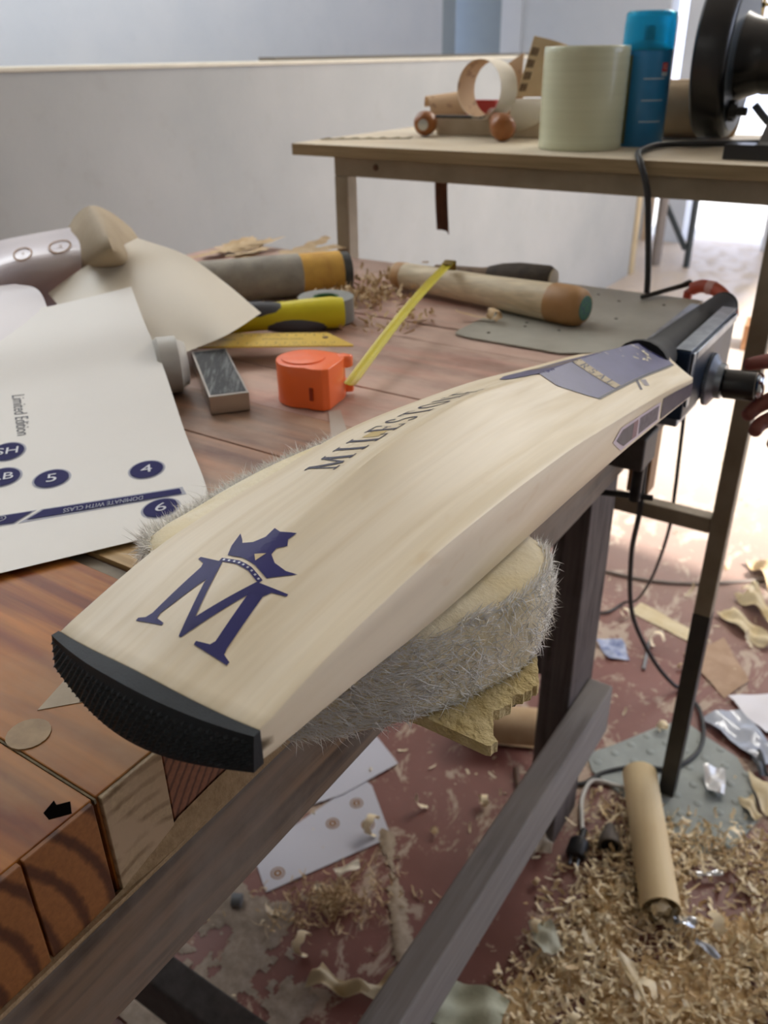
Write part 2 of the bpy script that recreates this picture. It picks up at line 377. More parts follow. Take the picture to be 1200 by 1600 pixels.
MB().lathe((-.3885, .305, BZ - .001), (0, 0, 1), [(0, .002), (.0018, .002)], 12).build('screw_hole', plain('hole_dark', '2a211a', .7), bench)
MB().prism([(-.396, .516), (-.389, .531), (-.4335, .580), (-.4395, .570)], BZ - .001, BZ + .0003).build('tape_scrap', plain('grey_white_tape', 'b9aea2', .6), bench)

# ------------------------------------------------------------------ cricket bat
U0, Y0 = -.267, .159
yR = [.159, .192, .236, .288, .355, .396, .443, .498, .565, .647, .724, .80]; zRv = [.942, .947, .950, .951, .948, .945, .941, .934, .925, .913, .899, .889]
yB = [.155, .190, .216, .290, .394, .452, .555, .707, .80]; zBv = [.928, .925, .9225, .914, .908, .905, .898, .884, .874]
yL = [.159, .211, .25, .303, .337, .374, .439, .519, .622, .724, .80]; zLv = [.942, .953, .956, .957, .958, .957, .950, .939, .920, .902, .889]
yS = [.159, .2, .25, .283, .32, .357, .421, .5, .6, .706, .76, .80]; zSv = [.9455, .9555, .9635, .9670, .9710, .9718, .9690, .9560, .9410, .9225, .911, .899]
W = .108
def bat_top(u, y, off=0):
    zl, zr, zs = sinterp(y, yL, zLv), sinterp(y, yR, zRv), sinterp(y, yS, zSv)
    uc = .050; sh = interp(y, [.16, .26, .34], [0, .5, .95])
    if u < uc:
        t = max(0, u / uc); a = lerp(t * t * (3 - 2 * t), t ** 1.45, sh); z = lerp(zl, zs, a)
    else:
        t = min(1, (W - u) / (W - uc)); a = lerp(t * t * (3 - 2 * t), t ** 1.45, sh); z = lerp(zr, zs, a)
    return z + off
def bat_bot(u, y):
    zb = sinterp(y, yB, zBv); th = sinterp(y, yR, zRv) - zb; zl = sinterp(y, yL, zLv) - th
    t = u / W
    return lerp(zl, zb, t) - .002 * math.sin(PI * t)
def uL(v): return interp(v, [0, .004, .553, .565, .60, .612], [.0005, 0, 0, .0015, .033, .037])
def uR(v): return W - interp(v, [0, .004, .553, .565, .60, .612], [.0005, 0, 0, .0015, .033, .037])
def toe_v(a): return -.0035 * math.sin(PI * a)
NV, NU = 90, 30
vv = [i / NV * .612 for i in range(NV + 1)]
def bp(a, i, top):
    v = vv[i]; u = lerp(uL(v), uR(v), a); y = Y0 + v + (toe_v(a) * max(0, 1 - v / .03))
    return V((U0 + u, y, bat_top(u, y) if top else bat_bot(u, y)))
M_bat = NT('pale_willow')
_v = M_bat.map((1, .03, .4), (0, 0, .02)); _g = M_bat.noise(95, 3, .5, _v, .4); _f = M_bat.noise(420, 2, .5, _v)
_c = M_bat.mix(M_bat.ramp(_g, [(.38, 0), (.64, 1)]), 'eee1c8', 'e0cfae')
_c = M_bat.mix(.12, _c, M_bat.ramp(_f, [(.3, .6), (.7, 1)]), 'MULTIPLY')
_s = M_bat.noise(16, 4, .6, M_bat.map((1.3, .5, 1)))
_c = M_bat.mix(M_bat.ramp(_s, [(.64, 0), (.75, .6)]), _c, 'c9a566')
_sx = M_bat.n('ShaderNodeSeparateXYZ'); M_bat.link(M_bat.coord, _sx.inputs[0])
M_bat.col(_c); M_bat.bump(_f, .05, .0004); M_bat.set(.42, Specular_IOR_Level=.4); M_bat = M_bat.m
bat = thing('cricket_bat', (-.213, .44, .92), 'pale willow cricket bat lying back up along the bench edge with a blue crowned letter', 'cricket bat')
m = MB()
m.grid(lambda a, b: bp(a, round(b * NV), True), NU, NV)
m.grid(lambda a, b: bp(a, round(b * NV), False), NU, NV, True)
for a, fl in ((0, True), (1, False)):
    m.grid(lambda t, b: bp(a, round(b * NV), False).lerp(bp(a, round(b * NV), True), t), 4, NV, not fl)
m.grid(lambda a, t: bp(a, NV, False).lerp(bp(a, NV, True), t), NU, 2, True)
m.grid(lambda a, t: bp(a, 0, False).lerp(bp(a, 0, True), t), NU, 2)
blade = m.build('blade', M_bat, bat, smooth=32, bevel=.0010)
# rubber toe guard with a knurled face
def guard():
    m = MB(); n = 40
    def front(a, t):                                   # t: 0 top .. 1 bottom
        u = W * a; y = Y0 + toe_v(a); zt, zb = bat_top(u, y), bat_bot(u, y) - .001
        bow = math.sin(PI * a)
        return V((U0 + u, y - .0035 - .0075 * bow * (.25 + .75 * math.sin(PI * (.15 + .6 * t))) - .002 * t, lerp(zt, zb - .004 * bow, t)))
    m.grid(lambda a, t: front(a, t), n, 10, True)
    def back(a, t):
        u = W * a; y = Y0 + toe_v(a); return V((U0 + u, y - .0001, lerp(bat_top(u, y), bat_bot(u, y) - .001, t)))
    m.grid(back, n, 10)
    m.grid(lambda a, t: front(a, 0).lerp(back(a, 0), t), n, 2, True); m.grid(lambda a, t: front(a, 1).lerp(back(a, 1), t), n, 2)
    m.grid(lambda t, s_: front(0, s_).lerp(back(0, s_), t), 2, 10); m.grid(lambda t, s_: front(1, s_).lerp(back(1, s_), t), 2, 10, True)
    return m, front
gm, gfront = guard()
M_rub = plain('black_rubber', '23292e', .6, c2='191e22', scale=80, bump=.2, bscale=900, Specular_IOR_Level=.35)
tg = gm.build('toe_guard', M_rub, bat, smooth=50)
m = MB(); rows, cols = 7, 32
for i in range(rows):
    for j in range(cols):
        a = (j + .5 * (i % 2) + .5) / (cols + .5); t = .17 + .8 * i / rows
        c = gfront(a, t); p = [gfront(a + da, t + dt) for da, dt in ((-.0135, 0), (0, .054), (.0135, 0), (0, -.054))]
        m.add(p + [c + V((0, -.0015, 0))], [(1, 0, 4), (2, 1, 4), (3, 2, 4), (0, 3, 4)])
m.build('knurling', M_rub, tg, props={'kind': 'stuff'})
# handle in its black grip
M_grip = plain('black_grip', '17171a', .75, c2='0f0f12', scale=60, bump=.3, bscale=500)
m = MB(); pth = [(-.2135, .735, .892), (-.2145, .765, .890), (-.2165, .80, .887), (-.218, .85, .884), (-.2185, .95, .879), (-.2185, 1.06, .873), (-.2185, 1.075, .872), (-.2185, 1.082, .8715)]
m.tube(spline(pth, 4), [lerp(.0185, .0168, min(1, i / 6)) if i < 24 else [.0175, .0175, .0175, .0172, .0165, .014, .010, .006, .003][min(i - 24, 8)] for i in range(29)], 20)
hd = m.build('handle', M_grip, bat, smooth=50)
m = MB().lathe((-.213, .742, .8915), (-.02, 1, -.05), [(0, .027), (.006, .0268), (.022, .0225), (.045, .0192), (.06, .0185)], 22); m.build('grip_cone', M_grip, hd, smooth=50)

M_navy = plain('navy_print', '2d2a6b', .5, c2='27255f', scale=40, Specular_IOR_Level=.25)
M_navy2 = plain('navy_foil_sticker', '50507e', .34, c2='44456f', scale=50, Specular_IOR_Level=.6)
M_sil = plain('silver_print', 'b9bcc8', .35, .2)
M_black_print = plain('dark_violet_print', '2a2740', .4)
def on_bat(vs, fs, name, mat, parent=bat, off=.00025, maxlen=.004, fn=None):
    vs, fs = subdiv2(vs, fs, maxlen)
    m = MB(); m.add([(U0 + u, Y0 + v, bat_top(u, Y0 + v, off)) if not fn else fn(u, v) for u, v in vs], fs)
    return m.build(name, mat, parent)
# the serif M and the crown
def Mshape(x0, x1, y0, y1):
    w_, h_ = x1 - x0, y1 - y0
    P = [(0, 0), (.30, 0), (.30, .035), (.19, .05), (.215, .70), (.48, 0), (.53, 0), (.81, .72), (.80, .05), (.66, .035), (.66, 0), (1.06, 0), (1.06, .035), (.955, .05), (.94, .93), (1.05, .965), (1.05, 1), (.80, 1), (.545, .30), (.27, 1), (.0, 1), (.0, .965), (.115, .93), (.10, .05), (0, .035)]
    return [(x0 + p[0] * w_, y0 + p[1] * h_) for p in P]
EMB = []
def bm_poly(pts): return poly_polys(pts)
# traced in the plane of the bat's back: u across, v along, in millimetres
Mmm = [(29.0, 16.2), (42.3, 18.0), (42.0, 19.3), (37.2, 20.3), (36.5, 22.5), (40.7, 45.5), (53.0, 16.6), (54.2, 16.6), (62.6, 46.5), (67.5, 21.8), (66.6, 19.6), (60.8, 18.1), (61.2, 16.4), (78.6, 15.6), (78.6, 17.2), (74.6, 18.8), (73.6, 21.4), (68.2, 49.5), (69.6, 53.2), (75.6, 55.4), (75.4, 56.8), (61.0, 54.2), (52.2, 27.0), (39.4, 57.2), (26.6, 57.0), (26.6, 55.4), (31.2, 53.8), (32.4, 51.2), (32.9, 21.8), (31.8, 19.2), (28.8, 17.8)]
on_bat(*poly_polys([(a / 1000, b / 1000) for a, b in Mmm]), 'letter_emblem', M_navy)
cr = [(38.2, 61.8), (46, 62.6), (54, 61.4), (63.0, 58.2), (64.6, 60.2), (71.5, 68), (66.5, 66.4), (60, 67.2), (55.6, 70.4), (55.0, 74.6), (57.8, 78.6), (55.5, 82), (56.0, 87.6), (49.5, 84), (45.0, 85.6), (45.6, 78.6), (42.6, 73.4), (38.2, 71.4), (36.4, 73.4), (31.6, 77.6), (34.8, 68)]
crp, crf = poly_polys([(a / 1000, b / 1000) for a, b in cr])
crown = on_bat(crp, crf, 'crown_emblem', M_navy)
on_bat(*poly_polys([(.0495, .0665), (.0525, .0635), (.0535, .0695)]), 'crown_gap', plain('bare_willow', 'd9c49b', .5), crown, .0004)
band = [(37.0, 59.4), (46, 60.6), (54, 59.6), (62.4, 56.4), (62.0, 54.0), (54, 57.2), (46, 58.2), (37.4, 57.2)]
bnd = on_bat(*poly_polys([(a / 1000, b / 1000) for a, b in band]), 'crown_band', M_navy, crown)
vs_, fs_ = [], []
for i in range(9):
    cx = lerp(39, 60.6, i / 8) / 1000; cy = interp(cx * 1000, [37, 46, 54, 62.4], [58.3, 59.4, 58.4, 55.2]) / 1000; k = len(vs_)
    vs_ += [(cx - .0005, cy - .0005), (cx + .0005, cy - .0005), (cx + .0005, cy + .0005), (cx - .0005, cy + .0005)]; fs_.append((k, k + 1, k + 2, k + 3))
on_bat(vs_, fs_, 'crown_studs', M_sil, crown, .0004)
# lettering down the left flank: hand drawn serif capitals in a unit cell (x along the bat, y up the letter)
def bar(a, b, wd): 
    d = (V((b[0], b[1])) - V((a[0], a[1]))).normalized(); nrm = V((-d.y, d.x)) * wd / 2
    return [(a[0] - nrm.x, a[1] - nrm.y), (b[0] - nrm.x, b[1] - nrm.y), (b[0] + nrm.x, b[1] + nrm.y), (a[0] + nrm.x, a[1] + nrm.y)]
def arc(cx, cy, rx, ry, a0, a1, w0, n=14):
    out = []
    for i in range(n):
        q = []
        for a in (a0 + (a1 - a0) * i / n, a0 + (a1 - a0) * (i + 1) / n):
            wv = w0 * (.45 + .55 * abs(math.cos(a)))
            q += [((rx - wv / 2) * math.cos(a) + cx, (ry - wv / 2) * math.sin(a) + cy), ((rx + wv / 2) * math.cos(a) + cx, (ry + wv / 2) * math.sin(a) + cy)]
        p = [q[0], q[1], q[3], q[2]]
        out.append(p if a1 > a0 else p[::-1])
    return out
SF = .05
def ser(x, y, w_=.3): return [(x - w_ / 2, y - SF / 2), (x + w_ / 2, y - SF / 2), (x + w_ / 2, y + SF / 2), (x - w_ / 2, y + SF / 2)]
LET = {
 'M': (1.05, [bar((.12, 0), (.16, 1), .07), bar((.16, 1), (.5, .03), .16), bar((.5, .03), (.84, 1), .07), bar((.84, 1), (.9, 0), .16), ser(.12, 0), ser(.9, 0, .34), ser(.1, 1, .2), ser(.9, 1, .2)]),
 'I': (.4, [bar((.2, 0), (.2, 1), .16), ser(.2, 0, .36), ser(.2, 1, .36)]),
 'L': (.7, [bar((.2, 0), (.2, 1), .16), ser(.2, 1, .36), ser(.36, 0, .68), bar((.68, -.02), (.7, .25), .06)]),
 'E': (.72, [bar((.2, 0), (.2, 1), .16), ser(.36, 0, .68), ser(.36, 1, .68), ser(.36, .52, .4), bar((.68, -.02), (.7, .22), .06), bar((.68, .8), (.68, 1.02), .06), bar((.55, .4), (.55, .64), .05)]),
 'S': (.62, arc(.3, .75, .2, .25, .25, PI * 1.5, .13) + arc(.3, .25, .22, .25, PI * .5, -PI * .85, .13)),
 'T': (.74, [bar((.37, 0), (.37, 1), .16), ser(.37, 0, .36), ser(.37, 1, .7), bar((.03, .78), (.03, 1.02), .05), bar((.71, .78), (.71, 1.02), .05)]),
 'O': (.92, arc(.45, .5, .38, .5, 0, 2 * PI, .16, 26)),
 'N': (.92, [bar((.14, 0), (.14, 1), .07), bar((.14, 1), (.78, 0), .16), bar((.78, 0), (.78, 1), .07), ser(.14, 0), ser(.1, 1, .24), ser(.78, 1)]),
 'R': (.8, [bar((.2, 0), (.2, 1), .16), ser(.2, 0, .36), ser(.3, 1, .5), bar((.4, .48), (.74, 0), .15), ser(.72, 0, .2), ser(.3, .5, .3)] + arc(.42, .75, .2, .25, -PI / 2, PI / 2, .15)),
 'A': (.86, [bar((.12, 0), (.42, 1), .07), bar((.42, 1), (.74, 0), .16), ser(.12, 0, .26), ser(.74, 0, .32), ser(.42, .36, .34)]),
}
def serif_text(txt, gap=.22):
    x = 0; out = []
    for ch in txt:
        w_, polys = LET[ch]; out.append((ch, [[(px + x, py) for px, py in p] for p in polys])); x += w_ + gap
    return out, x - gap
def quads(polys): 
    vs, fs = [], []
    for p in polys: fs.append(tuple(range(len(vs), len(vs) + len(p)))); vs += p
    return vs, fs
letters, Lw = serif_text('MILESTONE', .28)
B0, B1, VA, VB = .0350, .0160, .144, .308                      # baseline and cap line across the bat, start and end along it
for ch, polys in letters:
    qs = [[(lerp(B0, B1, py), VA + (VB - VA) * px / Lw) for px, py in p] for p in polys]
    vs_, fs_ = [], []
    for p in qs: fs_.append(tuple(range(len(vs_), len(vs_) + len(p)))); vs_ += p
    on_bat(vs_, fs_, 'letter', M_black_print, off=.0003)
for k, (p0, p1) in enumerate([((.020, .190), (.031, .203))]):
    on_bat(*poly_polys([(p0[0], p0[1]), (p1[0], p0[1]), (p1[0], p1[1]), (p0[0], p1[1])]), 'gold_square', plain('gold_print', 'c9b070', .4), off=.0002)
# the blue sticker over the top of the spine
stk = [(.012, .385), (.018, .365), (.028, .358), (.0455, .360), (.063, .362), (.074, .374), (.0845, .385), (.0838, .445), (.083, .58), (.066, .606), (.052, .607), (.040, .604), (.022, .586), (.013, .50)]
st = on_bat(*poly_polys(stk), 'spine_sticker', M_navy2, off=.0005)
on_bat(*poly_polys([(.0845, .385), (.0862, .386), (.0852, .58), (.083, .58)]), 'sticker_edge', plain('sticker_edge_dark', '2a2a3c', .4), st, .0005)
on_bat(*poly_polys([(.014, .422), (.0478, .4205), (.0838, .424), (.0838, .437), (.0478, .4375), (.014, .438)]), 'lettering_strip', plain('tan_strip', 'b5a27f', .5, c2='a08e6c', scale=300), st, .0008)
tx, Tw = serif_text('ERSAL', .4)
for ch, polys in tx:
    def q(px, py):
        s_ = px / Tw; u = lerp(.048, .080, s_); return (u, lerp(.4225, .4250, s_) + .0125 * py)
    vs_, fs_ = quads([[q(px, py) for px, py in p] for p in polys]); on_bat(vs_, fs_, 'letter', M_black_print, st, .0011)
M_fleck = plain('silver_flecks', 'd8cfb4', .4, .3); vs_, fs_ = [], []
for i in range(46):
    if i < 30:
        a = rnd.uniform(-1.2, 2.6); r = rnd.uniform(.011, .0135); u, v = .058 + r * math.cos(a), .545 + 1.6 * r * math.sin(a)
    else: u, v = rnd.uniform(.036, .07), rnd.uniform(.48, .6)
    a = rnd.uniform(0, PI); L = rnd.uniform(.0012, .0042); d = (math.cos(a) * L, math.sin(a) * L); k = len(vs_)
    vs_ += [(u - d[0], v - d[1]), (u + d[1] * .25, v - d[0] * .25), (u + d[0], v + d[1]), (u - d[1] * .25, v + d[0] * .25)]; fs_.append((k, k + 1, k + 2, k + 3))
on_bat(vs_, fs_, 'worn_flecks', M_fleck, st, .0009)
on_bat(*poly_polys([(.0845, .470), (.0945, .452), (.0955, .455), (.0855, .474)]), 'stamp', plain('stamp_dark', '4a4550', .5), bat)
on_bat(*poly_polys([(.086, .478), (.093, .468), (.095, .474), (.088, .486)]), 'stamp', plain('stamp_grey', '8a8288', .5), bat)
# stickers on the right edge
def on_edge(y, t): zt, zb = sinterp(y, yR, zRv), sinterp(y, yB, zBv); return (U0 + W + .0004, y, lerp(zb, zt, t))
def edge_patch(name, pts, mat, parent, off=0):
    vs, fs = subdiv2(*poly_polys(pts), .01); m = MB(); m.add([tuple(V(on_edge(a, b)) + V((off, 0, 0))) for a, b in vs], fs); return m.build(name, mat, parent)
e1 = edge_patch('edge_sticker', [(.515, .50), (.535, .12), (.622, .12), (.622, .74), (.530, .74)], plain('pearl_border', 'dccdd8', .5, Specular_IOR_Level=.2), bat)
edge_patch('grey_panel', [(.522, .49), (.539, .2), (.566, .2), (.566, .66), (.534, .66)], plain('grey_panel', '5f5a64', .5, c2='4e4a55', scale=60, Specular_IOR_Level=.15), e1, .0002)
edge_patch('pink_panel', [(.557, .2), (.567, .2), (.567, .66), (.557, .66)], plain('pink_panel', '8f6a74', .5, Specular_IOR_Level=.15), e1, .0003)
edge_patch('violet_panel', [(.572, .2), (.618, .2), (.618, .66), (.572, .66)], plain('violet_panel', '4b4354', .5, c2='6d6472', scale=200, Specular_IOR_Level=.15), e1, .0002)
edge_patch('edge_sticker', [(.628, .1), (.718, .1), (.718, .8), (.628, .8)], plain('violet_foil', '4c4256', .5, c2='3c3548', scale=60, Specular_IOR_Level=.15), bat)

# ------------------------------------------------------------------ fleece pad and the foam slab under it
out = [(-.206, .222), (-.173, .262), (-.150, .308), (-.1385, .354), (-.157, .395), (-.23, .41), (-.29, .412), (-.330, .402), (-.345, .36), (-.347, .315), (-.335, .275), (-.30, .236), (-.25, .213)]
def closed(P, k=5):
    n = len(P); o = []
    for i in range(n):
        p0, p1, p2, p3 = [V((*P[(i + d) % n], 0)) for d in (-1, 0, 1, 2)]
        for j in range(k):
            t = j / k; o.append(.5 * ((2 * p1) + (p2 - p0) * t + (2 * p0 - 5 * p1 + 4 * p2 - p3) * t * t + (3 * p1 - p0 - 3 * p2 + p3) * t**3))
    return o
oc = closed(out); cen = V((-.255, .315, 0)); NO = len(oc)
def pad_bot(x): return lerp(.8632, .8698, min(1, max(0, (x + .325) / .02))) - max(0, x + .2525) * .15
def pad_top(x, y):
    z = sinterp(y, yB, zBv) - .0045
    u = x - U0
    if u < 0: z = bat_bot(0, y) - .004 + min(.012, -u * .5) - max(0, (-u - .045)) * .55
    elif u < W: z = min(z + .02, bat_bot(u, y) - .0035)
    return z
def pad(a, r):                                        # r 0..1 top from centre to rim, 1..2 side, 2..3 underside
    k = a * NO; p = oc[int(k) % NO].lerp(oc[(int(k) + 1) % NO], k - int(k))
    if r <= 1: q = cen.lerp(p, r); z = pad_top(q.x, q.y) - .004 * max(0, (r - .85) / .15) ** 2
    elif r <= 2:
        t = r - 1; bul = 1 + .028 * math.sin(PI * t); q = cen.lerp(p, bul)
        z = lerp(pad_top(p.x, p.y) - .004, pad_bot(p.x), t)
    else: q = cen.lerp(p, 1 - (r - 2) * .999); z = pad_bot(q.x)
    return V((q.x, q.y, z))
M_fleece = plain('fleece_cream', 'efe6cf', .95, c2='e2d3ac', scale=22, bump=.35, bscale=260, bdist=.002)
padt = thing('fleece_pad', (-.3, .31, BZ), 'fluffy off white fleece pad under the toe half of the bat', 'pad')
m = MB(); m.grid(lambda a, r: pad(a, r * 3), NO, 30, True); m.build('cushion', M_fleece, padt, smooth=180)
m = MB()
for i in range(34000):
    a = rnd.random(); r = rnd.choice([rnd.uniform(.975, 1.05), rnd.uniform(1, 2), rnd.uniform(1, 2), rnd.uniform(1, 2)])
    p = pad(a, min(r, 1.99)); c2 = V((p.x, p.y, 0)) - cen; outw = c2.normalized()
    if r < 1.05 and U0 - .002 < p.x < U0 + W + .003: continue
    L = rnd.uniform(.004, .010) * (1.9 if rnd.random() < .02 else 1); tang = V((-outw.y, outw.x, 0))
    sg = 1
    d = (outw * rnd.uniform(.02, .32) + tang * rnd.gauss(.9, .5) + V((0, 0, rnd.gauss(-.12, .4)))).normalized()
    cur = (tang * rnd.gauss(0, .5) + V((0, 0, rnd.gauss(-.15, .4)))) * L * .6
    if p.x < -.3 and r < 1.3: d = (outw * rnd.uniform(.2, .9) + V((0, 0, rnd.uniform(-.1, .7))) + tang * rnd.gauss(0, .6)).normalized()
    wv = d.cross(V((rnd.gauss(0, 1), rnd.gauss(0, 1), rnd.gauss(0, 1)))).normalized() * rnd.uniform(.00018, .00034)
    pts = [p, p + d * L * .5 + cur * .25, p + d * L + cur]
    if p.x < -.256:
        for q in pts: q.z = max(q.z, .8635)
    vs = [pts[0] - wv, pts[0] + wv, pts[1] + wv * .8, pts[1] - wv * .8, pts[2]]
    m.add(vs, [(0, 1, 2, 3), (3, 2, 4)])
m.build('fleece_hair', plain('fleece_fibres', 'f6f5f2', .8, c2='efede8', scale=40), padt, props={'kind': 'stuff'})
random.seed(3)
sl = [(-.30, .268), (-.20, .268), (-.165, .277), (-.130, .281), (-.1265, .287), (-.1335, .296), (-.1375, .304), (-.1325, .314), (-.1335, .322), (-.1285, .330), (-.1275, .338), (-.132, .347), (-.1375, .357), (-.150, .366), (-.20, .38), (-.30, .38)]
M_foam = plain('yellowed_foam', 'dccb9c', .9, c2='bca468', scale=45, bump=.9, bscale=160, bdist=.004)
slp = []
for i in range(len(sl)):
    a, b = sl[i], sl[(i + 1) % len(sl)]
    k = 3 if 3 <= i <= 12 else 1
    for j in range(k):
        t = j / k; jx = (rnd.uniform(-.0013, .0013), rnd.uniform(-.0012, .0012)) if k > 1 and j else (0, 0)
        slp.append((lerp(a[0], b[0], t) + jx[0], lerp(a[1], b[1], t) + jx[1]))
slab = thing('foam_slab', (-.2, .32, BZ), 'yellowed flaky foam slab sticking out beneath the fleece pad', 'foam slab')
slz = lambda x, y, z: (x, y, z - max(0, x + .2525) * .15)
MB().prism(slp, .8624, .8692, slz).build('slab', M_foam, slab)
MB().prism([(lerp(x, -.17, .10), lerp(y, .32, .10)) for x, y in slp if x > -.25], .8585, .8624, slz).build('grey_layer', plain('grey_foam_skin', '8b8270', .9), slab)

# ------------------------------------------------------------------ vise holding the bat handle, and the hand on its screw
M_vblue = plain('vise_blue_enamel', '1d3350', .42, 0, c2='14263c', scale=20, Specular_IOR_Level=.3)
M_vsteel = plain('worn_steel', '9aa3ad', .32, .85, c2='747d88', scale=60)
M_dsteel = plain('dark_steel', '3c3b3a', .45, .6, c2='2a2929', scale=60)
M_blk = plain('black_enamel', '121214', .28, 0, Specular_IOR_Level=.6)
vise = thing('vise', (-.22, .9, .80), 'blue metal bench vise gripping the black bat handle at the bench end', 'vise')
mj = MB().box((-.2015, .812, .822), (-.1855, .992, .893)).build('moving_jaw', M_vblue, vise, bevel=.002)
MB().box((-.2012, .8125, .8932), (-.1858, .9915, .8942)).build('jaw_top', M_vsteel, mj, bevel=.0003)
MB().box((-.1855, .826, .8815), (-.1825, .985, .8905)).build('raised_rim', M_vsteel, mj, bevel=.001)
MB().box((-.1855, .816, .835), (-.183, .826, .8905)).build('raised_rim', M_vsteel, mj, bevel=.001)
MB().lathe((-.1852, .905, .838), (1, 0, 0), [(0, .028), (.004, .028), (.010, .019), (.016, .0185)], 24).build('boss', M_vsteel, mj, smooth=40)
MB().box((-.2525, .80, .80), (-.2365, 1.06, .874)).build('fixed_jaw', M_vblue, vise, bevel=.002)
MB().box((-.2522, .801, .8742), (-.2368, 1.059, .8754)).build('jaw_top', M_vsteel, vise, bevel=.0003)
MB().box((-.2495, .80, .762), (-.213, .845, .8)).build('clamp_body', plain('cast_grey', '4f4b4a', .55, .2, c2='403c3b', scale=60), vise, bevel=.003)
MB().box((-.2364, .87, .79), (-.2016, .95, .82)).build('slide', M_vsteel, vise, bevel=.003)
MB().tube([(-.232, .8585, .7995), (-.232, .8585, .70)], .0065, 12).build('clamp_screw', M_dsteel, vise, smooth=40)
MB().tube([(-.285, .84, .706), (-.215, .87, .702)], .0035, 10).build('tommy_bar', M_dsteel, vise, smooth=40)
sx = MB().lathe((-.169, .905, .836), (1, .05, .07), [(0, .0135), (.002, .0155), (.030, .0155), (.032, .0145)], 26).build('screw_head', M_blk, vise, smooth=40)
MB().lathe((-.1365, .9065, .8385), (1, .05, .07), [(0, .013), (.003, .0145), (.006, .0125), (.008, .006)], 24).build('chrome_ring', plain('chrome', 'd5d8da', .12, 1), sx, smooth=40)
# hand and forearm reaching in from the right
def skin_mesh(name, joints, bones, mat, parent, levels=2):
    me = bpy.data.meshes.new(name); me.from_pydata([j[0] for j in joints], bones, [])
    o = bpy.data.objects.new(name, me); C.objects.link(o)
    md = o.modifiers.new('skin', 'SKIN'); md.use_smooth_shade = True
    for i, j in enumerate(joints): me.skin_vertices[0].data[i].radius = (j[1], j[1] if len(j) < 3 else j[2]); me.skin_vertices[0].data[i].use_root = (i == 0)
    sb = o.modifiers.new('sub', 'SUBSURF'); sb.levels = levels; sb.render_levels = levels
    bpy.context.view_layer.update()
    nm = bpy.data.meshes.new_from_object(o.evaluated_get(bpy.context.evaluated_depsgraph_get()))
    bpy.data.objects.remove(o)
    o = bpy.data.objects.new(name, nm); C.objects.link(o); nm.materials.clear(); nm.materials.append(mat)
    for p in nm.polygons: p.use_smooth = True
    if parent: o.parent = parent; o.location = -parent.location
    return o
M_skin = plain('brown_skin', '8f5548', .5, c2='7c463c', scale=40, bump=.1, bscale=500, Subsurface_Weight=.1)
J = [((-.03, .955, .842), .021), ((.03, .965, .835), .024), ((.06, .972, .832), .021), ((.16, .985, .84), .031), ((.32, 1.0, .86), .042),
     # index above the screw end
     ((-.052, .945, .861), .0115), ((-.088, .938, .862), .0095), ((-.118, .936, .857), .0088), ((-.142, .933, .849), .0075),
     # middle, ring and little finger curled below
     ((-.058, .942, .838), .0115), ((-.098, .928, .826), .0095), ((-.118, .916, .812), .0086), ((-.124, .900, .803), .0075),
     ((-.058, .945, .818), .0110), ((-.092, .928, .806), .0092), ((-.110, .910, .797), .0084), ((-.112, .894, .790), .0072),
     ((-.052, .950, .802), .0100), ((-.08, .936, .788), .0082), ((-.092, .92, .780), .0074), ((-.094, .906, .775), .0064),
     # thumb from the side of the palm
     ((-.03, .932, .862), .0125), ((-.062, .905, .866), .0108), ((-.092, .893, .860), .0085)]
J = [((V(a[0]) + V((-.016, -.004, .002))), a[1]) for a in J]
Bn = [(0, 1), (1, 2), (2, 3), (3, 4), (0, 5), (5, 6), (6, 7), (7, 8), (0, 9), (9, 10), (10, 11), (11, 12), (0, 13), (13, 14), (14, 15), (15, 16), (0, 17), (17, 18), (18, 19), (19, 20), (0, 21), (21, 22), (22, 23)]
person = thing('person', (.03, .965, .835), 'hand of a person reaching in from the right to turn the vise screw', 'person')
skin_mesh('hand', J, Bn, M_skin, person)
MB().tube([(.12, .980, .837), (.2, .989, .845), (.36, 1.004, .866)], [.04, .044, .052], 20, caps=False).build('sleeve', plain('grey_sleeve', '6a6f78', .85, bump=.3, bscale=300), person, smooth=60)

# ------------------------------------------------------------------ steel framed table behind the bench
TZ = 1.026
M_ply = wood('dusty_plywood', 'd0bd9c', 'bda583', 'x', 18, 1.5, .5, 'd6cbb6', .6, .15)
M_plyedge = plain('plywood_edge', 'a08a68', .7, c2='83704f', scale=26, stretch=(.3, 1, 8))
M_tube = plain('painted_steel_tube', '9b8f7a', .55, .1, c2='857963', scale=14)
M_tube_d = plain('dark_leg_foot', '35322f', .5, .1, c2='282624', scale=20)
table = thing('steel_table', (-.3, 1.35, 0), 'tall steel framed table with a dusty plywood top behind the workbench', 'table')
tp = MB().box((-.922, 1.136, 1.0085), (.75, 1.56, TZ)).build('table_top', M_ply, table, bevel=.001)
MB().box((-.9225, 1.1345, 1.0088), (.7505, 1.1362, TZ - .0006)).box((-.9235, 1.1362, 1.0088), (-.9218, 1.56, TZ - .0006)).build('edge_ply', M_plyedge, tp)
fr = MB().box((-.849, 1.146, .9805), (.70, 1.171, 1.0083)).build('front_rail', M_tube, table, bevel=.0015)
MB().box((-.849, 1.5, .9805), (.70, 1.525, 1.0083)).build('rear_rail', M_tube, table, bevel=.0015)
MB().box((-.849, 1.1712, .981), (-.824, 1.4998, 1.0083)).build('side_rail', M_tube, table, bevel=.0015)
def leg(x, y, z0=0, dark=None):
    o = MB().box((x, y, z0 if not dark else dark), (x + .0255, y + .0255, .9803)).build('leg', M_tube, table, bevel=.0015)
    if dark: MB().box((x - .0003, y - .0003, 0), (x + .0258, y + .0258, dark)).build('dark_foot', M_tube_d, o, bevel=.0012)
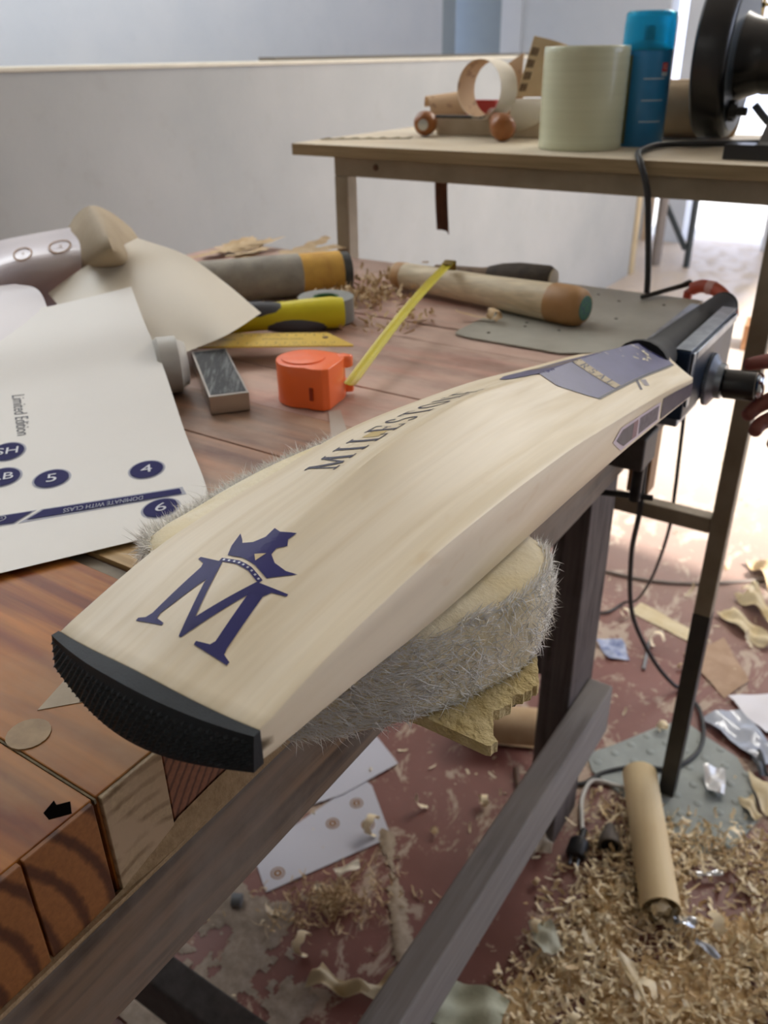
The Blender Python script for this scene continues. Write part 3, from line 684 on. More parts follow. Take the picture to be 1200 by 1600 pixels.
leg(-.849, 1.1455); leg(-.196, 1.1455, 0, .385); leg(-.02, 1.5); leg(.66, 1.1455)
MB().box((-.8234, 1.147, .525), (-.1965, 1.1705, .5495)).build('stretcher', M_tube, table, bevel=.0015)
MB().lathe((-.77, 1.1458, .996), (0, -1, 0), [(0, .005), (.002, .004)], 12).build('rust_bolt', plain('rust', '5a3d2a', .8), table)
o = MB().sheet(lambda a, b: V((lerp(-.727, -.7045, a) + .006 * b * b, 1.25 + .012 * math.sin(3 * a), lerp(1.008, .893, b) - .006 * a * b)), 4, 10, .0015).build('hanging_strip', plain('brown_paper', '6f4c3a', .8, c2='5f4032', scale=40)); tag(o, 'brown strip hanging from under the tall table', 'strip')
o = MB().box((-.331, 1.1705, .5502), (-.2985, 1.205, .80)).build('wooden_post', wood('tan_board', 'a87f54', '94693f', 'z', 30, 2)); tag(o, 'tan wooden board standing behind the bench on the table stretcher', 'board')

cab2 = spline([(-.272, 1.185, .76), (-.27, 1.2, .671), (-.267, 1.2, .604), (-.265, 1.2, .556), (-.282, 1.28, .439), (-.335, 1.45, .239), (-.40, 1.62, .06), (-.44, 1.67, .008), (-.465, 1.612, .005), (-.526, 1.588, .005), (-.62, 1.57, .005)], 8)
o = MB().tube(cab2, .003, 8).build('thin_flex', plain('thin_black_flex', '333435', .5), smooth=60); tag(o, 'thin black flex hanging below the vise behind the steel stretcher', 'cable')
# --- things on the table
o = MB().sheet(lambda a, b: V((lerp(-.915, -.79, a), 1.20 + .012 * b + .075 * a, TZ + .0015 + .0015 * math.sin(40 * a) * b)), 24, 2, .0012).build('rough_strip', plain('mottled_strip', '6a6046', .9, c2='9a8d6c', scale=90)); tag(o, 'mottled greenish strip lying at the left end of the plywood top', 'strip')
# packing tape roll
M_tape = plain('clear_packing_tape', 'd2d4b6', .22, c2='c8caab', scale=3, stretch=(1, 1, 40), Specular_IOR_Level=.6)
tr = thing('packing_tape', (-.486, 1.245, TZ), 'wide roll of translucent greenish packing tape standing on end', 'tape roll')
m = MB(); Rr, rr, h = .0575, .038, .128; n = 48
prof = [(.0004, rr), (.0004, Rr - .001)] + [(lerp(.0014, h - .001, k / 16), Rr + (.00035 if k % 2 else 0)) for k in range(17)] + [(h, Rr - .001), (h, rr)]
m.lathe((-.486, 1.245, TZ), (0, 0, 1), prof + [prof[0]], n, caps=False); m.build('tape', M_tape, tr, smooth=50)
MB().lathe((-.486, 1.245, TZ + .0004), (0, 0, 1), [(0, rr - .0002), (h, rr - .0002), (h, rr - .004), (0, rr - .004), (0, rr - .0002)], 40, caps=False).build('cardboard_core', plain('cardboard', 'a88a63', .8), tr, smooth=50)
# spray can
can = thing('spray_can', (-.4275, 1.322, TZ), 'tall blue spray can with a clear turquoise cap beside the tape roll', 'spray can')
M_can = plain('blue_can_print', '2f88c4', .3, .0, c2='2a7cb4', scale=12, Specular_IOR_Level=.6)
o3 = V((-.4275, 1.322, TZ)); ZA = (0, 0, 1)
cb = MB().lathe(o3, ZA, [(.001, .030), (.0, .0335), (.002, .035), (.119, .035), (.121, .0345)], 40).build('can_body', M_can, can, smooth=40)
MB().lathe(o3 + V((0, 0, .121)), ZA, [(0, .0345), (.002, .033), (.008, .026), (.012, .014), (.013, .007)], 32).build('can_shoulder', plain('dull_steel_blue', '4d7f94', .4, .6), can, smooth=40)
MB().lathe(o3 + V((0, 0, .134)), ZA, [(0, .0075), (.016, .0075), (.018, .006)], 20).build('nozzle', plain('nozzle_blue', '2f5f8a', .4), can, smooth=40)
cm = NT('clear_turquoise_cap'); cm.col('4cd0ee'); cm.set(.12, Transmission_Weight=.75, IOR=1.2); 
MB().lathe(o3 + V((0, 0, .1215)), ZA, [(0, .0352), (.030, .0350), (.045, .0338), (.0475, .031), (.0485, .0), (.0465, .0), (.0455, .030), (.043, .0325), (.03, .0338), (0, .034), (0, .0352)], 40, caps=False).build('cap', cm.m, can, smooth=40)
def wrap(o, r, pts_fs, ang0, z0, name, mat, parent, off=.0003):
    vs, fs = subdiv2(*pts_fs, .006); m = MB()
    m.add([(o.x + (r + off) * math.sin(ang0 + x / r), o.y - (r + off) * math.cos(ang0 + x / r), o.z + z0 + y) for x, y in vs], fs)
    return m.build(name, mat, parent)
def rect(x0, y0, x1, y1): return poly_polys([(x0, y0), (x1, y0), (x1, y1), (x0, y1)])
FA = math.radians(18)
wrap(o3, .035, rect(-.0022, 0, .0022, .112), FA - .62, .004, 'gold_line', plain('olive_gold_print', '7d7a4a', .4), cb)
M_wprint = plain('white_print', 'c9dbe6', .4)
for zz in (.087, .060, .033): wrap(o3, .035, rect(-.016, -.0007, .016, .0007), FA + .42, zz, 'white_line', M_wprint, cb)
wrap(o3, .035, rect(-.005, -.0055, .005, .0055), FA + .82, .101, 'red_badge', plain('red_print', 'd2383c', .4), cb)
wrap(o3, .035, rect(-.005, -.0025, .005, .0025), FA + .82, .0925, 'pale_badge', M_wprint, cb)
wrap(o3, .035, text_polys('G', .009), FA + .82, .101, 'badge_letter', plain('badge_white', 'e8e0e0', .4), cb, .0006)
M_brown = plain('varnished_brown_wood', 'a2652f', .35, c2='834c22', scale=30, stretch=(1, 1, .3))
# spokeshave with two turned knobs
sh = thing('spokeshave', (-.70, 1.32, TZ), 'two handled scraper with round brown wooden knobs on the plywood top', 'scraper')
MB().lathe((-.788, 1.325, TZ + .0205), (.25, -.9, -.05), [(-.030, .009), (-.018, .012), (-.006, .018), (.006, .0195), (.016, .0165), (.021, .010)], 24).build('knob', M_brown, sh, smooth=60)
MB().lathe((-.7822, 1.306, TZ + .0192), (.25, -.9, -.05), [(0, .009), (.0022, .0085), (.003, .004)], 18).build('knob_cap', plain('aluminium', 'b4b4b0', .35, .9), sh, smooth=60)
MB().lathe((-.680, 1.352, TZ + .034), (.62, -.78, -.16), [(0, .010), (.03, .0105), (.055, .015), (.08, .0195), (.092, .019), (.1, .012)], 24).build('knob', M_brown, sh, smooth=60)
MB().obox((-.72, 1.345, TZ + .030), (.12, .02, .004), .1).build('blade', M_dsteel, sh, bevel=.001)
o = MB().obox((-.69, 1.385, TZ + .0145), (.20, .045, .029), .03).build('wood_block', plain('beige_block', 'c8b69c', .7, c2='b8a488', scale=30), bevel=.002); tag(o, 'long beige block lying behind the scraper with brown knobs', 'block')
o = MB().obox((-.752, 1.436, TZ + .0255), (.075, .018, .0505), .1).build('red_box', plain('red_card', 'a83228', .5)); tag(o, 'small red box behind the curled sandpaper', 'box')
# curled sandpapers
def sand(name): 
    t = NT(name); t.col(t.mix(t.ramp(t.noise(60, 3), [(.58, 0), (.66, .8)]), 'b99a78', '8a6a52')); t.bump(t.noise(900, 2), .3, .0004); return t.set(.85)
M_sandin = plain('sandpaper_back', 'd4bd9b', .8, c2='c6ad88', scale=30)
M_sandpr = sand('printed_sandpaper_back')
M_paper_w = plain('cream_liner', 'e2d8c6', .7)
def curl_tube(axis0, axis1, R, a0, a1, grow=0):
    A, B = V(axis0), V(axis1); d = (B - A).normalized(); u = (V((0, 0, 1)) - d * d.z).normalized(); w_ = d.cross(u)
    def f(a, b):
        an = lerp(a0, a1, a); r = R + grow * a; return A.lerp(B, b) + (u * math.cos(an) + w_ * math.sin(an)) * r
    return f
o = MB().sheet(curl_tube((-.690, 1.320, TZ + .072), (-.684, 1.366, TZ + .070), .040, 2.75, 2.75 + 6.9, .004), 44, 6, .0006).build('sandpaper_curl', [M_paper_w, M_sandpr], smooth=60); tag(o, 'sandpaper rolled into an open ring on top of the scraper', 'sandpaper')
o = MB().sheet(lambda a, b: V((-.656 + .066 * a + .026 * b, 1.386 + .02 * math.sin(3 * a) , TZ + .058 + .086 * b - .018 * a * b)), 10, 6, .0006).build('sandpaper_sheet', M_sandin, smooth=60); 
tag(o, 'flat piece of sandpaper leaning behind the packing tape', 'sandpaper')
m = MB(); vs_, fs_ = [], []
for k in range(4):
    for j in range(3):
        b0 = .1 + .2 * k; a0 = .03 + .045 * j + .01 * (k % 2)
        vs_ += [(a0, b0), (a0 + .03, b0), (a0 + .03, b0 + .13), (a0, b0 + .13)]; n_ = len(vs_); fs_.append((n_ - 4, n_ - 3, n_ - 2, n_ - 1))
f_ = lambda a, b: V((-.656 + .066 * a + .026 * b, 1.386 + .02 * math.sin(3 * a) - .0009, TZ + .058 + .086 * b - .018 * a * b))
MB().add([f_(a, b) for a, b in vs_], fs_).build('print', plain('brown_print', '5a3f30', .7), o)
o = MB().sheet(curl_tube((-.83, 1.40, TZ + .030), (-.785, 1.44, TZ + .036), .026, -1.2, 2.6, .006), 24, 5, .0006).build('sandpaper_scrap', sand('pink_brown_sandpaper'), smooth=60); tag(o, 'crumpled pinkish sandpaper scrap beside the small red box', 'sandpaper')
o = MB().sheet(lambda a, b: V((-.72 + .035 * a, 1.478 + .01 * math.cos(4 * b), TZ + .002 + (.1 + .02 * a) * b)), 5, 8, .0006).build('sandpaper_scrap', M_sandpr, smooth=60); tag(o, 'upright torn sandpaper piece behind the rolled ring', 'sandpaper')
o = MB().sheet(curl_tube((-.655, 1.372, TZ + .033), (-.57, 1.402, TZ + .033), .024, .2, 4.2, .003), 24, 5, .0006).build('paper_curl', M_paper_w, smooth=60); tag(o, 'pale paper curl lying between the sandpaper ring and the packing tape', 'paper')
o = MB().sheet(curl_tube((-.455, 1.43, TZ + .0415), (-.335, 1.49, TZ + .0415), .041, .4, .4 + 6.2, .0), 44, 4, .0012).build('brown_paper_roll', plain('tan_kraft', 'bca282', .75, c2='ad9270', scale=12), smooth=60); tag(o, 'tan paper roll lying behind the blue spray can', 'paper roll')
# bench grinder
gr = thing('bench_grinder', (-.26, 1.3, TZ), 'black bench grinder with a round wheel guard on the plywood top', 'grinder')
ax = V((-.365, 1.402, 1.137)); XA = (1, .03, 0)
gd = MB().lathe(ax, XA, [(0, .09), (.002, .100), (.006, .1045), (.040, .1045), (.044, .102), (.047, .098), (.047, .052), (.05, .046)], 56).build('wheel_guard', M_blk, gr, smooth=40)
MB().lathe(ax + V((.0475, 0, 0)), XA, [(0, .0945), (.0012, .0945), (.0014, .05)], 56, caps=False).build('guard_face', plain('lit_black_enamel', '4d565f', .35, .2), gd, smooth=40)  # lighter blue-grey stands for the light falling on the guard's right face
MB().lathe(ax + V((.047, 0, 0)), XA, [(0, .058), (.012, .052), (.03, .046), (.034, .0475), (.06, .0475), (.42, .0475)], 40).build('motor', M_blk, gr, smooth=40)
MB().lathe((-.312, 1.352, TZ + .045), (1, 0, 0), [(0, .009), (.01, .009), (.011, .006), (.024, .006)], 6).lathe((-.33, 1.37, TZ + .045), (1, 0, 0), [(0, .014), (.022, .014)], 16).build('bolt', M_dsteel, gd)
m = MB(); m.tube(spline([(-.30, 1.45, 1.075), (-.27, 1.45, 1.05), (-.262, 1.45, 1.085)], 6), .006, 8); m.build('guard_bracket', plain('grey_bracket', '6a717a', .4, .5), gr, smooth=50)
m = MB(); pr = [(1.182, TZ + .0005), (1.182, TZ + .018), (1.20, TZ + .020), (1.29, TZ + .075), (1.36, TZ + .085), (1.44, TZ + .085), (1.50, TZ + .0005)]
n_ = len(pr); vs_ = [(x, y, z) for x in (-.236, -.19) for y, z in pr]
m.add(vs_, [tuple(range(n_)), tuple(range(2 * n_ - 1, n_ - 1, -1))] + [(i, n_ + i, n_ + (i + 1) % n_, (i + 1) % n_) for i in range(n_)])
m.box((-.272, 1.183, TZ + .0004), (.1, 1.22, TZ + .0175)); m.build('foot_bracket', M_blk, gr)
# its flex over the table edge
cab = spline([(-.19, 1.43, TZ + .006), (-.27, 1.36, TZ + .0055), (-.33, 1.315, TZ + .0055), (-.365, 1.295, TZ + .0055), (-.382, 1.26, TZ + .0055), (-.379, 1.20, TZ + .0055), (-.368, 1.148, TZ + .0055), (-.355, 1.124, TZ - .004), (-.341, 1.119, .99), (-.334, 1.122, .94), (-.331, 1.136, .88), (-.325, 1.137, .80), (-.305, 1.136, .70), (-.299, 1.136, .604), (-.297, 1.137, .535), (-.316, 1.2, .419), (-.325, 1.3, .241), (-.293, 1.38, .098), (-.255, 1.425, .02), (-.235, 1.44, .006), (-.21, 1.415, .006)], 8)
o = MB().tube(cab, .0042, 10).build('black_flex', plain('black_flex', '2a2b2c', .5), smooth=60); tag(o, 'black electric flex running over the tall table edge down behind the bench', 'cable')

# ------------------------------------------------------------------ printed sheets on the bench
def paper_mat(name, c, rough=.55, c2=None): return plain(name, c, rough, c2=c2 or c, scale=6, bump=.05, bscale=300, Specular_IOR_Level=.35)
M_sheet = paper_mat('white_sticker_sheet', 'e6e3dd', .5, 'e1ded8')
M_cream = paper_mat('cream_backing_sheet', 'dcd3c2', .45, 'd8cfbd')
M_gloss = plain('glossy_white_sheet', 'e6dfe4', .24, c2='e0d9e0', scale=5, Specular_IOR_Level=.4)
R1 = [V(p) for p in ((-.379, .358, .8655), (-.429, .399, .868), (-.491, .443, .876), (-.592, .516, .902), (-.647, .55, .922), (-.712, .596, .937))]
R1L = [0, .06469, .14137, .2691, .33678, .41781]
D1 = V((-.4953656, -.8686846, 0))
def S1(s, t, off=0):
    p = V([sinterp(t, R1L, [q[k] for q in R1]) for k in range(3)]) + D1 * s
    p.z += -.012 * math.sin(min(1, s / .3) * PI) * (t / .4) + .010 * max(0, (s - .16) / .14) ** 2 * (t / .4)
    if off:
        e = .002; a = S1(s + e, t) - S1(s - e, t); b = S1(s, t + e) - S1(s, max(t - e, 0)); n = b.cross(a).normalized()
        if n.z < 0: n = -n
        p = p + n * off
    return p
sh1 = MB().sheet(lambda a, b: S1(.3 * a, .41781 * b), 22, 34, .0003)
s1 = thing('sticker_sheet', (-.5, .4, .8655), 'large white sticker sheet with numbered navy discs draped over the near left bench', 'sticker sheet')
sheet1 = sh1.build('sheet', M_sheet, s1, smooth=60)
def on_s1(vs, fs, name, mat, s, t, ang=0, off=.0006, parent=None, sx=1, maxlen=.006):
    vs, fs = subdiv2(vs, fs, maxlen); ca, sa = math.cos(ang), math.sin(ang); m = MB()
    P = []
    for x, y in vs:                                    # text x runs along -s, text y along +t
        x, y = x * sx * ca - y * sa, x * sx * sa + y * ca; P.append(S1(max(s - x, -.001), max(t + y, 0), off))
    return MB().add(P, fs).build(name, mat, parent or s1)
M_dnavy = plain('decal_navy', '232158', .6, Specular_IOR_Level=.1); M_dsil = plain('decal_silver', 'a4a6b4', .5, .0, Specular_IOR_Level=.2)
for txt, s, t in (('5', .1072, .1175), ('4', .0385, .0985), ('6', .0352, .0365), ('SH', .1375, .1715), ('LB', .1415, .1350)):
    d = on_s1(*disc_polys(0, .0142, 40), 'number_disc', M_dsil, s, t, 0, .0005)
    on_s1(*disc_polys(0, .0126, 40), 'navy_disc', M_dnavy, s, t, 0, .0009, d)
    on_s1(*text_polys(txt, .0165 if len(txt) == 1 else .0135), 'number', plain('decal_white_' + txt, 'c6c7d2', .4), s, t, -.12, .0013, d, 1.15)
def poly_s1(pts, name, mat, off, parent=None):
    vs, fs = poly_polys([(-a, b) for a, b in pts]); return on_s1(vs, fs, name, mat, 0, 0, 0, off, parent)
stp = poly_s1([(.0155, .0485), (.0170, .0605), (.1165, .0755), (.1320, .0625)], 'slogan_strip', M_dsil, .0005)
poly_s1([(.0185, .0503), (.0193, .0585), (.1150, .0735), (.1265, .0645)], 'navy_strip', M_dnavy, .0009, stp)
sl_, slw = None, None
vs_, fs_ = text_polys('DOMINATE WITH CLASS', .0082)
on_s1(vs_, fs_, 'slogan', M_dsil, .0740, .0612, PI + math.radians(-8), .0013, stp, .62)
st2 = poly_s1([(.1195, .0760), (.1345, .0625), (.2, .0740), (.2, .0880)], 'slogan_strip', M_dsil, .0005)
poly_s1([(.1225, .0748), (.1350, .0642), (.2, .0755), (.2, .0862)], 'navy_strip', M_dnavy, .0009, st2)
on_s1(*disc_polys(.0030, .0038, 24), 'crest_ring', M_dsil, .1435, .0735, 0, .0013, st2); on_s1(*text_polys('M', .004), 'crest_letter', M_dsil, .1435, .0735, 0, .0013, st2)
vs_, fs_ = text_polys('Limited Edition', .0150, .25)
on_s1(vs_, fs_, 'script', plain('decal_black', '33343f', .5), .1262, .2265, -PI / 2 + .03, .0006, None, .74)
# second sheet: cream, curling over the things behind
S2 = bez([[V(p) for p in r] for r in [[(-0.858, 0.597, 0.912), (-0.84, 0.628, 0.932), (-0.807, 0.647, 0.952), (-0.806, 0.695, 0.962)], [(-0.742, 0.543, 0.907), (-0.76, 0.618, 0.924), (-0.757, 0.674, 0.94), (-0.75, 0.714, 0.945)], [(-0.688, 0.56, 0.887), (-0.678, 0.607, 0.904), (-0.677, 0.656, 0.917), (-0.695, 0.716, 0.92)], [(-0.638, 0.555, 0.88), (-0.624, 0.597, 0.886), (-0.606, 0.626, 0.896), (-0.624, 0.696, 0.898)]]])
o = MB().sheet(lambda a, b: S2(a, b), 24, 24, .0004).build('backing_sheet', M_cream, smooth=60); tag(o, 'cream backing sheet curling over the yellow knife in front of the kraft paper', 'paper sheet')
# third sheet: glossy with gold crests
S3 = bez([[V(p) for p in r] for r in [[(-1.111, .655, .922), (-1.09, .701, .932), (-1.041, .729, .942), (-1.01, .779, .947)], [(-.944, .55, .937), (-.914, .583, .950), (-.883, .613, .955), (-.867, .664, .955)], [(-.888, .508, .912), (-.889, .559, .922), (-.877, .601, .922), (-.858, .649, .922)], [(-.92, .515, .866), (-.937, .604, .866), (-.95, .669, .866), (-.96, .744, .866)]]])
gsh = thing('crest_sheet', (-.95, .62, .866), 'glossy white sheet with gold ringed crests at the far left of the bench', 'paper sheet')
MB().sheet(lambda a, b: S3(a, b), 24, 16, .0004).build('sheet', M_gloss, gsh, smooth=60)
M_gold = plain('gold_print_ring', '8a5f2c', .5)
def on_S3(vs, fs, name, mat, a, b, sa, sb, parent, off=.0008):
    vs, fs = subdiv2(vs, fs, .3); P = []
    for x, y in vs:
        p = S3(a + x * sa, b + y * sb); q = S3(a + x * sa + .01, b + y * sb) - p; r = S3(a + x * sa, b + y * sb + .01) - p
        nn = q.cross(r).normalized(); nn = nn if nn.z > 0 else -nn; P.append(p + nn * off)
    return MB().add(P, fs).build(name, mat, parent)
for a, b in ((.36, .54), (.33, .83)):
    c_ = on_S3(*disc_polys(.82, 1, 28), 'crest_ring', M_gold, a, b, .085, .085, gsh); on_S3(*text_polys('M', 1.0), 'crest_letter', M_gold, a, b, .04, .04, c_)
# the pale sheets stacked under them on the left
S4 = bez([[V(p) for p in r] for r in [[(-.90, .42, .925), (-.885, .5, .93), (-.86, .56, .93)], [(-.80, .40, .925), (-.80, .47, .935), (-.79, .54, .935)], [(-.70, .36, .90), (-.71, .43, .91), (-.72, .50, .915)]]])
o = MB().sheet(lambda a, b: S4(a, b), 16, 12, .0004).build('pale_sheet', paper_mat('lilac_white_sheet', 'd9d4d6', .3), smooth=60); tag(o, 'plain pale sheet between the crest sheet and the sticker sheet', 'paper sheet')
# kraft paper tube
SK = bez([[V(p) for p in r] for r in [[(-1.043, 0.77, 0.932), (-1.059, 0.807, 0.952), (-0.955, 0.755, 0.98), (-1.019, 0.839, 0.954), (-0.982, 0.838, 0.937)], [(-1.003, 0.73, 0.922), (-0.935, 0.704, 0.952), (-0.805, 0.648, 0.987), (-0.938, 0.786, 0.947), (-0.911, 0.79, 0.932)], [(-0.982, 0.714, 0.897), (-0.851, 0.645, 0.937), (-0.734, 0.597, 0.974), (-0.836, 0.708, 0.942), (-0.868, 0.759, 0.922)], [(-1.029, 0.764, 0.862), (-0.891, 0.692, 0.902), (-0.803, 0.667, 0.932), (-0.866, 0.745, 0.912), (-0.893, 0.794, 0.892)]]])
kt = MB().sheet(SK, 18, 24, .0012).build('kraft_paper', plain('kraft_paper', 'a8967a', .7, c2='9c8a6e', scale=14), smooth=60); tag(kt, 'humped curl of brown kraft paper standing behind the cream sheet', 'paper')

# ------------------------------------------------------------------ tools on the bench top
tm = thing('tape_measure', (-.47, .585, BZ), 'bright orange tape measure with its yellow blade pulled out', 'tape measure')
M_or = plain('orange_plastic', 'ff7434', .3, Specular_IOR_Level=.55)
def rr_poly(x0, y0, x1, y1, r, n=6):
    o = []
    for cx, cy, a0 in ((x1 - r, y0 + r, -90), (x1 - r, y1 - r, 0), (x0 + r, y1 - r, 90), (x0 + r, y0 + r, 180)):
        for i in range(n + 1): a = math.radians(a0 + 90 * i / n); o.append((cx + r * math.cos(a), cy + r * math.sin(a)))
    return o
ta = math.radians(12)
def T_(p): x, y, z = p; x *= .93; y *= .95; return (-.4735 + x * math.cos(ta) - y * math.sin(ta), .588 + x * math.sin(ta) + y * math.cos(ta), BZ + z)
body = [(-.003 + .0305 * math.cos(math.radians(a)), .0285 * math.sin(math.radians(a))) for a in range(80, 291, 15)] + [(.016, -.0288), (.027, -.0275), (.032, -.022), (.0325, .008), (.031, .018), (.026, .0245), (.015, .0265)]
m = MB().prism(body, .0005, .0395, lambda x, y, z: T_((x, y, z))); m.build('case', M_or, tm, smooth=60, bevel=.006)
cs = MB().prism([(.022 * math.cos(i * PI / 16) - .006, .021 * math.sin(i * PI / 16)) for i in range(32)], .0388, .0408, lambda x, y, z: T_((x, y, z))).build('cap_disc', M_or, tm, smooth=40, bevel=.0007)
MB().prism([(.027, .012), (.036, .020), (.037, .026), (.026, .028), (.018, .024)], .028, .0398, lambda x, y, z: T_((x, y, z))).build('brake_button', M_or, tm, smooth=50, bevel=.002)
MB().prism([(.024, .018), (.036, .026), (.034, .032), (.02, .0275)], .002, .015, lambda x, y, z: T_((x, y, z))).build('mouth', M_or, tm, smooth=50, bevel=.002)
MB().prism([(.014, -.0302), (.0175, -.0302), (.0175, -.029), (.014, -.029)], .010, .022, lambda x, y, z: T_((x, y, z))).build('belt_slot', plain('orange_shadow_gap', '9c3010', .5), tm)
M_yel = plain('yellow_tape_blade', 'c9bb1c', .35, c2='bdae1a', scale=30, Specular_IOR_Level=.5)
pa, pb = V((-.4385, .6036, .8726)), V((-.532, .957, .908))
def blade(a, b):
    p = pa.lerp(pb, b); d = (pb - pa).normalized(); s_ = V((d.y, -d.x, 0)).normalized(); x = (a - .5) * 2
    return p + s_ * x * .0062 + V((0, 0, .0022 * x * x + .006 * math.sin(PI * b) + .0045))
bl = MB().sheet(blade, 8, 20, .0003).build('blade', M_yel, tm, smooth=60)
e_ = pb + V((0, 0, .0045)); MB().obox(e_ + V((-.0015, .004, -.003)), (.015, .0012, .012), .255).obox(e_ + V((-.0005, -.004, .0022)), (.0125, .018, .0008), .255, .1).build('end_hook', plain('brassy_hook', '7d6a2c', .35, .6), bl)
# try square
sq = thing('try_square', (-.57, .6, BZ), 'try square with a black steel stock and a yellow millimetre blade', 'try square')
def frame_of(o, xd):
    xd = V(xd); xd.z = 0; xd.normalize(); yd = V((-xd.y, xd.x, 0)); o = V(o)
    return lambda x, y, z: tuple(o + xd * x + yd * y + V((0, 0, z)))
fs_q = frame_of((-.524, .506, BZ), (-.120, .097, 0))             # along the stock, away from us
t = NT('scratched_black_metal'); vr = t.n('ShaderNodeVectorRotate'); vr.rotation_type = 'Z_AXIS'; t.link(t.coord, vr.inputs['Vector']); vr.inputs['Angle'].default_value = math.atan2(.120, .097) - PI / 2 + math.radians(90)
mp = t.n('ShaderNodeMapping'); t.link(vr.outputs[0], mp.inputs[0]); mp.inputs['Scale'].default_value = (1, 9, 1)
t.col(t.mix(t.ramp(t.noise(26, 4, .6, mp.outputs[0]), [(.5, 0), (.72, 1)]), '1b1c1d', '6f7272')); M_stock = t.set(.45, Specular_IOR_Level=.25)
Lq, Wq, Hq = .14, .036, .0185
MB().prism([(0, -Wq), (Lq, -Wq), (Lq, 0), (0, 0)], .0012, Hq, fs_q).build('stock', plain('brushed_aluminium', 'b5aca2', .3, .9), sq, bevel=.0006)
MB().prism([(.004, -Wq + .0018), (Lq - .004, -Wq + .0018), (Lq - .004, -.0018), (.004, -.0018)], Hq - .0005, Hq + .0003, fs_q).build('black_face', M_stock, sq)
M_rule = plain('yellow_rule', 'd9b53a', .4, c2='cda92f', scale=30)
ru = [V((-.502, .699, .8795)), V((-.552, .750, .8795)), V((-.700, .640, .8825)), V((-.655, .59, .8825))]
rx = (ru[3] - ru[0]).normalized(); ry = (ru[1] - ru[0]); ry = (ry - rx * ry.dot(rx)).normalized()
rule = MB().prism([(0, 0), (.19, 0), (.19, .049), (.028, .049), (0.0, .003)], -.0012, 0, lambda x, y, z: tuple(ru[0] + rx * x + ry * y + V((0, 0, z)))).build('blade', M_rule, sq)
M_tick = plain('rule_black_print', '4d3f18', .5); m = MB(); k = 0
for i in range(0, 150, 1):
    x = .022 + .001 * i; L_ = .006 if i % 10 == 0 else .0045 if i % 5 == 0 else .003
    if i % 2 and i % 5: continue
    for y0, y1 in ((.0015, .0015 + L_), (.0475 - L_, .0475)):
        m.add([tuple(ru[0] + rx * a + ry * b + V((0, 0, .0002))) for a, b in ((x, y0), (x + .0003, y0), (x + .0003, y1), (x, y1))], [(0, 1, 2, 3)])
m.build('tick_marks', M_tick, rule, props={'kind': 'stuff'})
def on_rule(txt, size, x, y, flip=1, sx=1):
    vs, fs = text_polys(txt, size); MB().add([tuple(ru[0] + rx * (x - a * flip * sx) + ry * (y + b * flip) + V((0, 0, .0003))) for a, b in vs], fs).build('figures', M_tick, rule)
for n_ in range(4, 15):
    on_rule(str(n_), .0058, .022 + .01 * (14 - n_), .0115); on_rule(str(18 - n_), .0058, .022 + .01 * (14 - n_), .0385)
on_rule('STAINLESS STEEL', .006, .075, .025); on_rule('150mm', .006, .135, .025)
MB().lathe(ru[0] + rx * .030 + ry * .030, (0, 0, 1), [(0, .0032), (.0005, .0032)], 16).build('hanging_hole', plain('brown_rivet', '6b4a24', .5), rule)
# white cap next to the stock
o = MB().lathe((-.603, .528, BZ + .0275), (.45, .60, 0), [(-.006, .0), (-.006, .024), (-.003, .027), (.014, .027), (.016, .023), (.022, .020), (.022, 0)], 32).build('plastic_disc', plain('dull_white_plastic', 'b9b6ae', .45), smooth=40); tag(o, 'round white plastic disc standing on its rim between the sticker sheet and the try square', 'disc')
# utility knife
kn = thing('utility_knife', (-.61, .76, BZ), 'yellow and black utility knife behind the yellow rule', 'knife')
k0, k1 = V((-.584, .795, BZ + .0195)), V((-.71, .67, BZ + .020))
ks = [0, .08, .22, .38, .55, .72, .86, 1]; kr = [.0165, .0185, .0178, .0162, .0155, .0165, .0175, .013]
kd = (k1 - k0); kL = kd.length; kd.normalize()
m = MB().tube([k0 + kd * kL * s_ for s_ in ks], kr, 18); m.build('handle', plain('yellow_rubber', 'd8ca14', .4, c2='cdbf12', scale=20), kn, smooth=60)
ksd = V((kd.y, -kd.x, 0)).normalized()
for nm, a0, a1, off, w_ in (('grip_inlay', .36, .86, V((0, 0, .0068)) - ksd * .003, .0122), ('grip_inlay', .08, .50, V((0, 0, -.0075)) + ksd * .006 * -1, .0125)):
    m = MB().tube([k0 + kd * kL * lerp(a0, a1, i / 8) + off * (.6 + .4 * math.sin(PI * i / 8)) for i in range(9)], [w_ * .55 if i in (0,) else w_ * (.85 + .15 * math.sin(PI * i / 8)) for i in range(9)], 14); m.build(nm, plain('dark_grey_rubber', '4b4c50', .6), kn, smooth=60)
m = MB().lathe(k0 + kd * kL * .74, kd, [(0, .0182), (.003, .0182), (.004, .0172), (.007, .0172), (.008, .0182), (.011, .0182), (.012, .0172), (.015, .0172), (.016, .018), (.02, .017)], 20); m.build('ribbed_collar', plain('black_ribbed_rubber', '202022', .6), kn, smooth=30)
# roll of grey tape
tr2 = thing('grey_tape_roll', (-.622, .812, BZ), 'flat roll of grey tape lying behind the yellow knife', 'tape roll')
MB().lathe((-.622, .812, BZ + .0005), ZA, [(0, .016), (0, .0335), (.0005, .034), (.0285, .034), (.029, .0335), (.029, .016), (0, .016)], 40, caps=False).build('tape', plain('grey_tape', '8d8f8c', .5, c2='838581', scale=30), tr2, smooth=40)
MB().lathe((-.622, .812, BZ + .0007), ZA, [(0, .0158), (.0283, .0158), (.0283, .0135), (0, .0135), (0, .0158)], 30, caps=False).build('core', plain('green_core', '3d6b40', .6), tr2, smooth=40)
